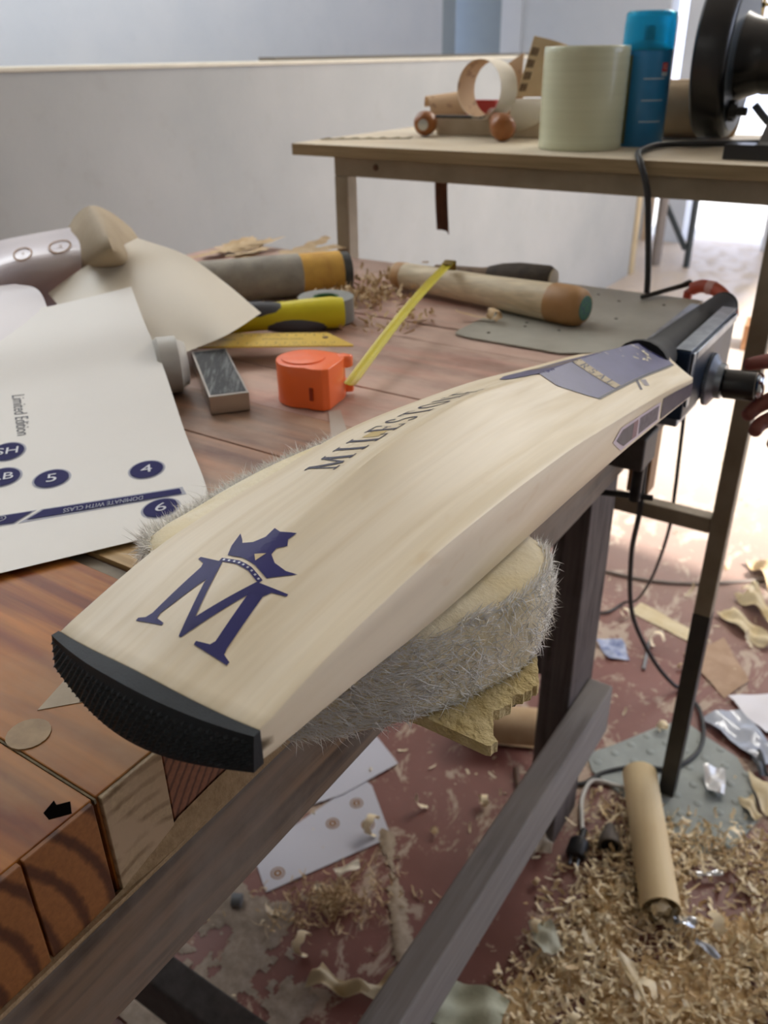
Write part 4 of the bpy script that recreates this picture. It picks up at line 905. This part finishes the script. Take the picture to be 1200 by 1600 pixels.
# handle bound with grey and yellow twine
wh = thing('bound_handle', (-.73, .86, BZ), 'thick round handle bound with grey and yellow twine behind the cream sheet', 'handle')
w0, w1 = V((-.683, .945, BZ + .0275)), V((-.80, .792, BZ + .0285)); wdv = (w1 - w0).normalized()
def coil(a, b, mat, name, r=.0265):
    L_ = a
    pr = [(a, .002)]; x = a
    while x < b: pr += [(x, r - .0006), (x + .0012, r), (x + .0024, r - .0006)]; x += .0027
    pr += [(b, .002)]
    MB().lathe(w0, wdv, pr, 30).build(name, mat, wh, smooth=60)
coil(.0, .012, plain('dark_grey_band', '5a5b58', .8, c2='3f403f', scale=60), 'end_band', .0255); coil(.0122, .068, plain('yellow_twine', 'dcae52', .8, c2='c9994a', scale=50), 'yellow_binding', .0275); coil(.0682, .20, plain('grey_twine', 'aaa498', .85, c2='89847b', scale=40), 'grey_binding', .0278)
# pale turned rod with a brown end, and the dark file behind it
rod = thing('turned_rod', (-.48, .95, BZ), 'pale turned wooden rod with a brown rounded end on the bench', 'rod')
r0, r1 = V((-.632, .985, BZ + .0205)), V((-.339, .938, BZ + .0235)); rd = (r1 - r0); rL = rd.length
MB().lathe(r0, rd, [(.0, .012), (.002, .0165), (.02, .0172), (rL * .5, .0190), (rL - .048, .0222)], 28).build('shaft', wood('pale_rod_wood', 'e2d3b4', 'd3bf9b', 'x', 40, 1), rod, smooth=50)
en = MB().lathe(r0 + rd.normalized() * (rL - .048), rd, [(0, .0223), (.004, .0232), (.028, .0234), (.040, .0215), (.046, .016), (.0462, 0)], 28).build('end_knob', plain('tan_wood_end', 'a97f4e', .5, c2='996f40', scale=40), rod, smooth=50)
MB().lathe(r0 + rd.normalized() * (rL - .0021), rd, [(0, .0145), (.0007, .0142), (.0009, 0)], 20).build('green_mark', plain('green_dots', '4f8a58', .6, c2='44566e', scale=300), en, smooth=50)
MB().lathe(r0 + rd.normalized() * -.0005, rd, [(0, .0118), (.004, .0168), (.018, .0176), (.0185, .017)], 24).build('end_ring', plain('tan_ring', 'b88f60', .6), rod, smooth=50)
fl = thing('dark_handle', (-.5, 1.05, BZ), 'dark weathered tool handle lying behind the pale rod', 'handle')
MB().lathe((-.432, 1.056, BZ + .0205), (-1, .02, -.03), [(0, .006), (.001, .016), (.006, .0192), (.05, .0195), (.075, .0165), (.09, .0125), (.094, .0115)], 24).build('grip', plain('dark_cork', '4d4338', .8, c2='332c26', scale=60, bump=.4), fl, smooth=50)
MB().lathe((-.526, 1.058, BZ + .0175), (-1, .1, -.06), [(0, .0105), (.012, .009), (.05, .0085), (.09, .008)], 16).build('neck', plain('brown_neck', '7a6248', .7, c2='5f4a36', scale=50), fl, smooth=50)
MB().lathe((-.4318, 1.056, BZ + .0205), (1, -.02, .03), [(0, .0155), (.002, .0145), (.003, .008)], 20).build('pale_end', plain('pale_end_wood', 'b3a58c', .6), fl, smooth=50)
# sheet metal plate at the end of the bench
pl = thing('metal_plate', (-.36, .98, BZ), 'dull grey sheet metal plate lying at the far end of the bench', 'plate')
M_plate = plain('dull_grey_plate', 'a9a79c', .5, .15, c2='99968a', scale=14, bump=.15, bscale=60)
MB().prism([(-.455, .838), (-.44, .8335), (-.326, .833), (-.2535, .876), (-.2535, 1.127), (-.452, 1.127), (-.457, 1.12), (-.4605, .852), (-.459, .843)], BZ + .0003, BZ + .0017).build('plate', M_plate, pl)
for x, y in ((-.44, .99), (-.405, .92), (-.40, .905), (-.36, .91), (-.345, 1.07), (-.29, 1.08), (-.32, .99), (-.38, 1.09), (-.425, .86)):
    MB().lathe((x, y, BZ + .0017), ZA, [(0, .0022), (.0006, .0018), (.0007, 0)], 10).build('rivet', plain('rivet_dark', '4a463e', .5, .4), pl)
o = MB().tube([(-.322, 1.09, BZ + .0055), (-.29, 1.15, BZ + .011), (-.283, 1.165, BZ + .013)], [.003, .0035, .0045], 8).build('thin_rod', M_dsteel, smooth=50); tag(o, 'thin dark rod over the far corner of the metal plate', 'rod')
# red handled clamp beyond the vise
rc = thing('red_clamp', (-.25, 1.15, .80), 'blurred red plastic grip behind the vise at the bench end', 'clamp')
M_red = plain('faded_red_plastic', 'c25c46', .4, c2='b04a36', scale=20)
MB().tube(spline([(-.276, 1.155, .870), (-.262, 1.152, .876), (-.240, 1.145, .873), (-.221, 1.132, .860), (-.216, 1.127, .848)], 6), [.0085] * 25, 14).build('grip', M_red, rc, smooth=60)
MB().tube([(-.274, 1.155, .8695), (-.282, 1.16, .864), (-.284, 1.16, .80)], [.007, .006, .006], 12).build('jaw', M_red, rc, smooth=60)
MB().lathe((-.2565, 1.1505, .8757), (.95, -.2, -.02), [(0, .0092), (.010, .0092)], 14).build('pale_collar', plain('pale_pink_collar', 'd9a8a0', .5), rc, smooth=50)

# ------------------------------------------------------------------ shavings
def shaving(mb, p, L, wd, R, yaw, tilt, roll, n=8, tight=0):
    # a planed ribbon: an arc of radius R (curling up when small) laid along yaw
    M = Matrix.Translation(p) @ Matrix.Rotation(yaw, 4, 'Z') @ Matrix.Rotation(tilt, 4, 'Y') @ Matrix.Rotation(roll, 4, 'X')
    vs = []; x = z = a = 0
    for i in range(n + 1):
        s_ = wd * (.55 + .45 * math.sin(PI * min(1, max(0, (i + .6) / (n + 1.2)))))
        k = .15 * math.sin(i * 1.7 + p[0] * 900)
        vs += [M @ V((x, -s_ / 2 + k * wd, z)), M @ V((x, s_ / 2 + k * wd, z))]
        a += (L / n) / (R * (1 - tight * i / n)); x += math.cos(a) * L / n; z += math.sin(a) * L / n
    mb.add(vs, [(2 * i, 2 * i + 1, 2 * i + 3, 2 * i + 2) for i in range(n)])
def shav_mat(name, a, b):
    t = NT(name); t.col(t.mix(t.ramp(t.noise(50, 3, .6), [(.3, 0), (.7, 1)]), a, b)); return t.set(.65, Specular_IOR_Level=.3)
M_shv = shav_mat('pale_shavings', 'f8ebce', 'efd8ac'); M_shv2 = shav_mat('brown_shavings', 'dcc49e', 'bd9f76'); M_chip = shav_mat('cream_chips', 'f0e3c8', 'e2cfa8')
def dens(x, y):
    n_ = .5 + .5 * MN.noise(V((x * 7, y * 7, 3.3))); n2 = .5 + .5 * MN.noise(V((x * 22, y * 22, 1.1)))
    d = 0
    # heap at the right foreground, thinning towards the legs
    e = min((x + .30) / .10, (y - .50) / .1, (1.16 + .35 * (x + .1) - y) / .10)
    if e > 0: d = min(1, e) * (.45 + .75 * n_)
    if y > 1.0 + .3 * n2 and x < -.12: d *= .35
    g_ = ((x + .055) / .045) ** 2 + ((y - .985) / .05) ** 2
    if g_ < 1: d *= .1
    return d * (.55 + .6 * n2)
m1, m2, m3 = MB(), MB(), MB(); cnt = 0
while cnt < 5600:
    x, y = rnd.uniform(-.33, .16), rnd.uniform(.50, 1.24)
    d = dens(x, y)
    if rnd.random() > d: continue
    cnt += 1; lift = rnd.random() ** 1.5 * .018 * d
    mm = rnd.choice([m1, m1, m2, m3])
    L = rnd.uniform(.009, .034); shaving(mm, V((x, y, .0015 + lift)), L, rnd.uniform(.0022, .0068), rnd.choice([rnd.uniform(.003, .008), rnd.uniform(.012, .05), rnd.uniform(.05, .3)]), rnd.uniform(0, 2 * PI), rnd.gauss(0, .35) - .05, rnd.gauss(0, .6), 6, rnd.uniform(0, .4))
for mm, mt, nm in ((m1, M_shv, 'shavings_heap'), (m2, M_shv2, 'shavings_heap'), (m3, M_chip, 'shavings_heap')):
    pass
heap = MB(); heap.v = m1.v + m2.v + m3.v
o1 = len(m1.v); o2 = o1 + len(m2.v)
heap.f = m1.f + [tuple(i + o1 for i in f) for f in m2.f] + [tuple(i + o2 for i in f) for f in m3.f]; heap.mi = [0] * len(m1.f) + [1] * len(m2.f) + [2] * len(m3.f)
tag(heap.build('shavings_heap', [M_shv, M_shv2, M_chip]), 'deep litter of pale wood shavings covering the floor at the lower right', 'wood shavings', kind='stuff')
# clump below the bench beside the printed sheets, and thin scatter over the rest of the floor
m = MB()
for i in range(420):
    a = rnd.uniform(0, 2 * PI); r = abs(rnd.gauss(0, 1)); x, y = -.545 + .040 * r * math.cos(a) + .03 * r * math.sin(a), .655 + .05 * r * math.sin(a)
    shaving(m, V((x, y, .0015 + rnd.random() * .02 * math.exp(-r))), rnd.uniform(.010, .035), rnd.uniform(.0012, .003), rnd.choice([.006, .012, .03]), rnd.uniform(0, 2 * PI), rnd.gauss(0, .3), rnd.gauss(0, .6), 7)
tag(m.build('shavings_clump', M_shv2), 'clump of thin brown shavings below the bench beside the crested sheet', 'wood shavings', kind='stuff')
m = MB()
for i in range(1500):
    x, y = rnd.uniform(-1.0, .35), rnd.uniform(.4, 3.2)
    if MN.noise(V((x * 5, y * 4, 8.2))) < rnd.uniform(-.3, .5): continue
    shaving(m, V((x, y, .001)), rnd.uniform(.004, .020), rnd.uniform(.001, .005), rnd.uniform(.004, .04), rnd.uniform(0, 2 * PI), rnd.gauss(0, .15), rnd.gauss(0, .3), 4)
tag(m.build('shavings_scatter', M_chip), 'thin scatter of small chips and shavings over the red floor', 'wood shavings', kind='stuff')
m = MB()
for i in range(520):
    q = rnd.random()
    if q < .62: x, y = rnd.gauss(-.655, .035), rnd.gauss(.925, .055)
    else: x, y = rnd.uniform(-.72, -.50), rnd.uniform(.78, 1.0)
    if x > -.585 and y > .90: continue
    if abs(x + .622) < .042 and abs(y - .812) < .042: continue
    if -.72 < x < -.685 and y > .84: continue
    shaving(m, V((x, y, BZ + .0012 + rnd.random() ** 2 * (.016 if q < .62 else .003))), rnd.uniform(.006, .022), rnd.uniform(.002, .0055), rnd.choice([.004, .01, .03]), rnd.uniform(0, 2 * PI), rnd.gauss(0, .3), rnd.gauss(0, .5), 6)
tag(m.build('bench_shavings', M_shv2), 'small heap of curled brown shavings on the bench by the twine bound handle', 'wood shavings', kind='stuff')
# grey sawdust drifted over the red floor, thickest under the bench
def drift(name, label, x0, y0, x1, y1, thr, fade, mat, cell=.0045):
    m = MB(); nx, ny = int((x1 - x0) / cell), int((y1 - y0) / cell); idx = {}
    def hgt(i, j):
        x, y = x0 + i * cell, y0 + j * cell
        n_ = .5 + .5 * (MN.noise(V((x * 16, y * 16, 5.5))) * .65 + MN.noise(V((x * 55, y * 55, 2.2))) * .35)
        return n_ - thr - fade(x, y)
    def vert(i, j):
        if (i, j) not in idx:
            idx[(i, j)] = len(m.v); m.v.append((x0 + i * cell + rnd.uniform(-.3, .3) * cell, y0 + j * cell + rnd.uniform(-.3, .3) * cell, .0006 + max(0, min(.2, hgt(i, j))) * .022 + rnd.random() * .0012))
        return idx[(i, j)]
    for i in range(nx):
        for j in range(ny):
            if hgt(i, j) > 0: m.f.append((vert(i, j), vert(i + 1, j), vert(i + 1, j + 1), vert(i, j + 1))); m.mi.append(0)
    tag(m.build(name, mat, smooth=180), label, 'sawdust', kind='stuff')
M_dust = plain('grey_sawdust', 'a89a8c', .95, c2='8f8275', scale=120, bump=.5, bscale=500)
drift('sawdust_drift', 'grey sawdust spread thickly on the dark floor at the lower left', -.78, .36, -.47, .70, .42, lambda x, y: max(0, (x + .60) * 1.8) + max(0, (y - .58) * 1.5), M_dust)
drift('sawdust_streak', 'narrow streak of pale sawdust on the floor beside the crested card', -.56, .62, -.40, .82, .40, lambda x, y: abs((x + .535) - (.80 - y) * .78) * 16, plain('pale_sawdust_streak', 'b7a691', .95, c2='9d8c78', scale=120))
drift('sawdust_bed', 'bed of fine tan sawdust beneath the litter of shavings', -.30, .50, .16, 1.12, .45, lambda x, y: max(0, (y - .98) * 2.5) + max(0, (-.22 - x) * 3) + max(0, .25 - 60 * ((x + .055) ** 2 + (y - .985) ** 2)), plain('tan_sawdust', 'd8bd92', .95, c2='c2a273', scale=150, bump=.5, bscale=500), .006)
# separate bigger shavings
G1 = 'larger curled shavings on the floor'
base = None
spots = [(-.50, 1.20), (-.36, 1.17), (-.33, 1.55), (-.26, 1.50), (-.42, 1.62), (-.52, .90), (-.565, .80), (-.48, .86), (-.44, .95), (-.60, .60), (-.53, .57), (-.30, .86), (-.26, .78), (-.18, .80), (-.10, .76), (-.02, .80), (-.06, 1.10), (.0, 1.02), (-.12, .90), (-.21, .70), (-.24, 1.30), (-.15, 1.66), (-.20, 1.85), (-.28, 1.95), (-.11, 1.78), (-.33, 1.78), (-.04, .92), (.03, .88), (-.16, .68), (-.09, .69)]
protos = []
for k in range(4):
    mb = MB(); shaving(mb, V((0, 0, 0)), (.06, .045, .075, .05)[k], (.012, .010, .016, .008)[k], (.012, .03, .02, .007)[k], 0, -.15, .2 * k - .2, 14, .35); protos.append(mb)
pobj = []
KINDS = ['broad curled wood shaving', 'long loosely bent wood shaving', 'wide rolled wood shaving', 'tightly coiled narrow wood shaving']
MARKS = [('the sandpaper roll', -.49, 1.11), ('the dark bench leg', -.33, .98), ('the crested card', -.62, .75), ('the blank card', -.68, .93), ('the tan paper tube', -.17, 1.02), ('the grey plate', -.19, 1.2), ('the low rail', -.287, .78), ('the steel post', -.183, 1.158), ('the brown card piece', -.19, 1.56), ('the broad wood peels', -.17, 1.77), ('the blue label scrap', -.40, 1.49), ('the flat wood strip', -.33, 1.65), ('the greenish fleece scrap', -.30, .62), ('the shiny crumpled scrap', -.085, .90), ('the cream offcuts', -.03, 1.22), ('the flat triangular chip', -.12, .78), ('the brown stick', -.40, 1.01)]
seen = set()
for i, (x, y) in enumerate(spots):
    k = i % 4
    if i < 4: o = protos[k].build('wood_shaving', [M_shv, M_chip, M_shv, M_shv2][k], smooth=180); pobj.append(o)
    else: o = pobj[k].copy(); C.objects.link(o)
    o.location = (x, y, .012 if (x > -.3 and y < 1.15) else .004); o.rotation_euler = (0, 0, rnd.uniform(0, 6.28))
    for nm, mx, my in sorted(MARKS, key=lambda q: (q[1] - x) ** 2 + (q[2] - y) ** 2):
        dx, dy = x - mx, y - my
        lab = KINDS[k] + ' on the floor ' + ((('right of ' if dx > 0 else 'left of ') if abs(dx) > abs(dy) else ('behind ' if dy > 0 else 'in front of '))) + nm
        if lab not in seen: break
    seen.add(lab); tag(o, lab, 'wood shaving', G1)
# two long shavings on the bench
mb = MB(); shaving(mb, V((-.44, .905, BZ + .005)), .05, .008, .2, math.radians(195), 0, .1, 10); shaving(mb, V((-.44, .905, BZ + .003)), .04, .014, .007, math.radians(60), 0, .1, 14)
tag(mb.build('bench_shaving', M_shv2, smooth=180), 'single tan shaving curl in front of the turned rod', 'wood shaving')
mb = MB(); shaving(mb, V((-.535, .62, BZ + .002)), .03, .010, .015, math.radians(100), 0, .3, 10); shaving(mb, V((-.53, .625, BZ + .002)), .05, .005, .2, math.radians(40), 0, .1, 8)
tag(mb.build('bench_shaving', M_shv, smooth=180), 'small pale shaving between the yellow rule and the orange tape', 'wood shaving')
m = MB()
for i in range(16):
    shaving(m, V((rnd.uniform(-1.03, -.90), rnd.uniform(.96, 1.10), BZ + .002 + rnd.random() * .008)), rnd.uniform(.05, .12), rnd.uniform(.010, .02), rnd.uniform(.8, 3), math.radians(rnd.gauss(60, 25)), -.02, rnd.gauss(0, .2), 10)
tag(m.build('long_shavings', M_shv2), 'long flat brown shavings along the far left corner of the bench', 'wood shavings', kind='stuff')

# ------------------------------------------------------------------ things on the floor
o = MB().sheet(curl_tube((-.231, 1.142, .0305), (-.117, .895, .0305), .0295, -.2, -.2 + 6.35, -.0006), 40, 8, .0014).build('paper_tube', plain('tan_paper_tube', 'e0ca9e', .6, c2='d6bd90', scale=10), smooth=60); tag(o, 'long tan paper tube lying on the floor behind the bench leg', 'paper tube')
M_flsheet = paper_mat('shaded_white_card', 'c6c6d0', .5)  # white card, with the shade under the bench put into its dimmed bluish tone
shB = thing('crested_card', (-.62, .75, 0), 'white card with small gold crests on the floor under the bench', 'card')
cB = MB().prism([(-.645, .618), (-.700, .655), (-.70, .70), (-.652, .893), (-.628, .888), (-.5385, .812)], .002, .0026).build('card', M_flsheet, shB)
for x, y in ((-.652, .655), (-.637, .782), (-.628, .84), (-.585, .812)):
    r_ = MB().add([(x + a * .0115, y + b * .0115, .0029) for a, b in disc_polys(.8, 1, 24)[0]], disc_polys(.8, 1, 24)[1]).build('crest_ring', M_gold, shB)
    MB().add([(x + a * .007, y + b * .007, .0029) for a, b in disc_polys(.35, 1, 18)[0]], disc_polys(.35, 1, 18)[1]).build('crest_centre', M_gold, r_)
o = MB().prism([(-.74, .72), (-.70, .99), (-.685, .992), (-.6165, .957), (-.66, .84)], .0042, .0048).build('blank_card', M_flsheet); tag(o, 'blank white card on the floor beyond the crested card', 'card')
o = MB().sheet(curl_tube((-.553, 1.085, .036), (-.425, 1.145, .036), .036, 2.5, 2.5 + 5.6, .003), 36, 6, .0008).build('sandpaper_roll', plain('floor_sandpaper', 'c3a782', .75, c2='b49670', scale=30), smooth=60); tag(o, 'loose roll of tan sandpaper on the floor behind the dark bench leg', 'sandpaper')
bt = [(-.335, 1.165), (-.30, 1.215), (-.25, 1.30), (-.212, 1.352), (-.165, 1.33), (-.10, 1.305), (-.055, 1.245), (-.035, 1.175), (-.055, 1.09), (-.095, 1.055), (-.15, 1.062), (-.20, 1.085), (-.26, 1.11), (-.31, 1.13)]
bp_ = thing('grey_mat', (-.19, 1.2, 0), 'dimpled grey plate lying on the floor round the foot of the steel post', 'plate')
M_gmat = plain('dusty_grey_plate', '9aa09c', .6, .1, c2='868c88', scale=16, bump=.3, bscale=70)
MB().prism(bt, .0005, .004).build('plate', M_gmat, bp_)
m = MB()
for i in range(8):
    for j in range(7):
        x, y = -.31 + .036 * i + .018 * (j % 2), 1.08 + .038 * j
        if True:
            inside = False; n_ = len(bt)
            for q in range(n_):
                (x1, y1), (x2, y2) = bt[q], bt[(q + 1) % n_]
                if (y1 > y) != (y2 > y) and x < (x2 - x1) * (y - y1) / (y2 - y1) + x1: inside = not inside
            if inside: m.lathe((x, y, .0038), ZA, [(0, .008), (.0012, .0065), (.0016, .003), (.0016, 0)], 12, caps=False)
m.build('dimples', M_gmat, bp_, smooth=60, props={'kind': 'stuff'})
# cables on the floor
c1 = spline([(-.205, 1.41, .0062), (-.188, 1.385, .008), (-.165, 1.32, .008), (-.166, 1.262, .008), (-.195, 1.205, .0085), (-.245, 1.18, .0085), (-.292, 1.135, .005), (-.315, 1.09, .0045), (-.36, 1.07, .0045)], 8)
o = MB().tube([(p.x, p.y, max(p.z, .0045)) for p in c1], .004, 10).build('black_flex', plain('black_flex_floor', '2e2f30', .55), smooth=60); tag(o, 'black flex looping over the floor round the steel post', 'cable')
c3 = spline([(-.300, .94, .56), (-.2995, .915, .3), (-.315, 1.17, .005), (-.32, 1.2, .005)], 6)
c2 = spline([(-.222, 1.125, .005), (-.262, 1.118, .005), (-.300, 1.105, .007), (-.3015, 1.06, .006), (-.287, 1.02, .006), (-.2725, .985, .012), (-.268, .968, .018)], 8)
wl = thing('white_flex', (-.28, 1.02, 0), 'white flex ending in a black plug on the floor by the bench leg', 'cable')
MB().tube(c2, .0038, 10).build('flex', plain('white_pvc', 'c9c7c2', .5), wl, smooth=60)
plg = MB().lathe((-.268, .968, .017), (.12, -1, -.1), [(-.018, .0048), (0, .006), (.004, .011), (.010, .0165), (.034, .0165), (.038, .014), (.0385, 0)], 20).build('plug', plain('black_plug', '1e1e20', .45), wl, smooth=40)
for dx in (-.006, .006): MB().tube([(-.2635 + dx, .931, .0135), (-.2605 + dx, .914, .012)], .0022, 8).build('pin', M_vsteel, plg, smooth=40)
bh = thing('lamp_holder', (-.225, .985, 0), 'small grey lamp holder with a round black mouth beside the tan tube', 'lamp holder')
MB().lathe((-.238, 1.018, .016), (.35, -1, .06), [(0, .007), (.006, .0095), (.016, .0105), (.022, .0145), (.044, .0195), (.047, .0185), (.047, .0155), (.034, .0135), (.034, 0)], 28).build('shell', plain('grey_bakelite', '6b6258', .6, c2='57504a', scale=30), bh, smooth=40)
MB().lathe((-.2225, .9745, .0195), (.35, -1, .06), [(-.011, .0132), (-.0025, .0142), (-.0025, .008), (-.010, .007), (-.010, 0)], 24).build('black_mouth', plain('black_mouth', '131313', .4), bh, smooth=40)
# floor litter, one by one
def scrap(name, pts, z, mat, label, cat, amp=.004, k=6):
    P = [V((x, y, 0)) for x, y in pts]
    def f(a, b):
        p = P[0].lerp(P[1], a).lerp(P[3].lerp(P[2], a), b); p.z = z + amp * (math.sin(5 * a + 3 * b + p.x * 40) * .5 + .5) + amp * .6 * (math.cos(7 * b - 4 * a + p.y * 30) * .5 + .5); return p
    o = MB().sheet(f, k, k, .0006).build(name, mat, smooth=60); return tag(o, label, cat)
M_lit = plain('cream_offcut', 'dccdab', .7, c2='cdb98f', scale=30); M_plas = plain('clear_grey_plastic', 'b9bec9', .12, c2='a4abb8', scale=20, Specular_IOR_Level=.7)
scrap('plastic_wrapper', [(-.185, 1.372), (-.055, 1.30), (-.03, 1.345), (-.125, 1.435)], .001, M_plas, 'crumpled clear plastic wrapper right of the steel post', 'wrapper', .012)
scrap('white_paper', [(-.155, 1.465), (-.07, 1.395), (-.0, 1.45), (-.06, 1.54)], .001, paper_mat('bright_scrap', 'e6e4ea', .4), 'white paper scrap at the right edge of the floor', 'paper', .006)
scrap('cream_offcut', [(-.075, 1.27), (-.035, 1.19), (-.005, 1.19), (.01, 1.26)], .004, M_lit, 'torn cream offcut on the corner of the grey plate', 'offcut', .012)
scrap('cream_offcut', [(-.075, 1.20), (-.045, 1.165), (-.03, 1.175), (-.055, 1.215)], .005, M_lit, 'small torn cream offcut beside the larger one on the grey plate', 'offcut', .009)
scrap('bent_metal_scrap', [(-.088, 1.325), (-.055, 1.27), (-.04, 1.28), (-.07, 1.34)], .005, plain('dark_scrap', '4a4c4e', .4, .4), 'dark bent metal scrap on the floor beside the plastic wrapper', 'scrap', .012)
scrap('foil_scrap', [(-.145, 1.235), (-.12, 1.18), (-.095, 1.19), (-.11, 1.255)], .006, plain('white_foil', 'dcdcdc', .2, .2), 'crumpled white foil on the grey plate near the post foot', 'foil', .012)
scrap('wood_offcut', [(-.42, 1.65), (-.24, 1.60), (-.235, 1.64), (-.41, 1.70)], .001, M_lit, 'flat cream wood strip on the floor behind the black flex', 'offcut', .002)
scrap('curled_peel', [(-.23, 1.83), (-.11, 1.73), (-.09, 1.77), (-.2, 1.88)], .002, M_lit, 'broad curled wood peel right of the steel post', 'wood peel', .024, 12)
scrap('curled_peel', [(-.25, 1.74), (-.13, 1.66), (-.11, 1.69), (-.22, 1.78)], .002, M_lit, 'second broad wood peel in front of the curled one', 'wood peel', .014, 12)
scrap('tan_peel', [(-.24, 2.0), (-.16, 1.9), (-.12, 1.93), (-.18, 2.05)], .002, M_shv2, 'tan bent wood peel farthest back at the right edge', 'wood peel', .02, 12)
scrap('card_piece', [(-.27, 1.56), (-.16, 1.46), (-.13, 1.54), (-.21, 1.66)], .001, plain('dusty_card', 'b79a80', .8, c2='a5876d', scale=30), 'dusty brown card piece lying right of the steel post', 'card', .003)
scrap('label_scrap', [(-.445, 1.50), (-.40, 1.455), (-.36, 1.475), (-.40, 1.54)], .001, plain('blue_white_label', 'c3cbe0', .35, c2='5d6c9a', scale=40), 'small blue and white label scrap on the floor behind the bench leg', 'label', .006)
scrap('grey_fluff', [(-.275, .775), (-.235, .74), (-.215, .765), (-.25, .80)], .016, plain('pale_fluff', 'c3c2b0', .9, c2='b2b29f', scale=30), 'pale greenish fluff on the shavings beside the low rail', 'fluff', .010)
scrap('fleece_scrap', [(-.36, .565), (-.24, .60), (-.25, .665), (-.345, .64)], .006, plain('greenish_fleece', 'c9cbb4', .95, c2='b5b8a0', scale=24, bump=.7, bscale=200), 'pale greenish fleece scrap on the floor beside the low rail', 'fleece', .014, 12)
scrap('flat_chip', [(-.155, .805), (-.125, .775), (-.085, .745), (-.125, .80)], .022, M_chip, 'flat triangular wood chip on the heap at lower right', 'wood chip', .004)
scrap('glossy_strip', [(-.095, 1.005), (-.06, 1.03), (-.055, 1.024), (-.088, .998)], .012, plain('mirror_strip', 'cfd3d8', .1, .8), 'shiny silver strip on the shavings right of the tan tube', 'strip', .003)
scrap('glossy_strip', [(-.10, .905), (-.07, .915), (-.068, .90), (-.095, .89)], .018, plain('mirror_strip_b', 'c9ced6', .1, .8), 'shiny crumpled silver scrap below the end of the tan tube', 'strip', .006)
scrap('glossy_strip', [(-.062, .885), (-.025, .875), (-.027, .866), (-.06, .872)], .020, M_plas, 'clear plastic strip among the shavings at the right edge', 'strip', .006)
scrap('curved_offcut', [(-.50, .53), (-.42, .55), (-.41, .575), (-.49, .56)], .002, M_lit, 'pale curved offcut on the floor at the foot of the picture', 'offcut', .022, 12)
scrap('cream_card', [(-.425, .555), (-.36, .60), (-.335, .645), (-.41, .61)], .002, M_lit, 'cream card piece leaning by the low rail', 'card', .02, 10)
scrap('pale_peel', [(-.345, .93), (-.325, .90), (-.295, .905), (-.315, .965)], .004, plain('whitish_peel', 'd8cfc0', .6), 'whitish curled peel at the foot of the dark leg', 'wood peel', .02, 10)
scrap('cream_scrap', [(-.575, .70), (-.55, .735), (-.54, .725), (-.56, .695)], .012, plain('cream_scrap_card', 'e0d6c2', .6), 'small cream scrap in the shavings under the crested card', 'scrap', .006)
o = MB().tube([(-.675, .575, .012), (-.662, .582, .012)], .010, 16).build('grey_plug', plain('grey_plastic', '6f7378', .4), smooth=40); tag(o, 'small grey plastic plug on the dusty floor under the bench', 'plug')
o = MB().tube([(-.428, 1.06, .006), (-.372, .965, .006)], .0055, 10).build('brown_stick', plain('brown_stick', '5c4436', .7), smooth=40); tag(o, 'thin brown stick on the floor beside the sandpaper roll', 'stick')
o = MB().tube([(-.345, 1.56, .004), (-.325, 1.46, .004)], .0035, 8).build('grey_rod', plain('grey_metal_rod', '8b8d8f', .4, .5), smooth=40); tag(o, 'short grey rod on the floor by the black flex', 'rod')
o = MB().tube(spline([(-.55, 1.78, .005), (-.42, 1.80, .005), (-.30, 1.86, .005), (-.15, 1.98, .005), (-.05, 2.05, .005)], 8), .0045, 8).build('pale_flex', plain('dusty_flex', '8d8177', .7), smooth=60); tag(o, 'dusty flex running across the far floor behind the steel post', 'cable')
cb_ = thing('cardboard_box', (-.6, 3.85, 0), 'small brown cardboard box far back on the bright floor', 'box')
MB().box((-.67, 3.80, .001), (-.56, 3.95, .11)).build('carton', plain('cardboard_brown', 'b5855f', .8), cb_, bevel=.003); MB().obox((-.615, 3.797, .128), (.10, .004, .04), 0, -.5).build('flap', plain('cardboard_flap', 'b98b66', .8), cb_)
# folding trestle in the doorway
ts = thing('trestle', (-1.3, 5.3, 0), 'dark folding trestle standing in the bright doorway', 'trestle')
M_tres = plain('dark_grey_paint', '3a4143', .5)
MB().tube([(-1.325, 5.30, 0), (-1.325, 5.30, .95)], .02, 8).build('leg', M_tres, ts); MB().tube([(-1.345, 5.30, .10), (-1.49, 5.30, .34)], .018, 8).build('brace', M_tres, ts)
MB().tube([(-1.50, 5.26, 0), (-1.50, 5.26, .95)], .03, 8).build('leg', plain('taupe_paint', '8a8078', .6), ts); MB().box((-1.54, 5.24, .95), (-1.1, 5.34, .99)).build('top_bar', M_tres, ts)
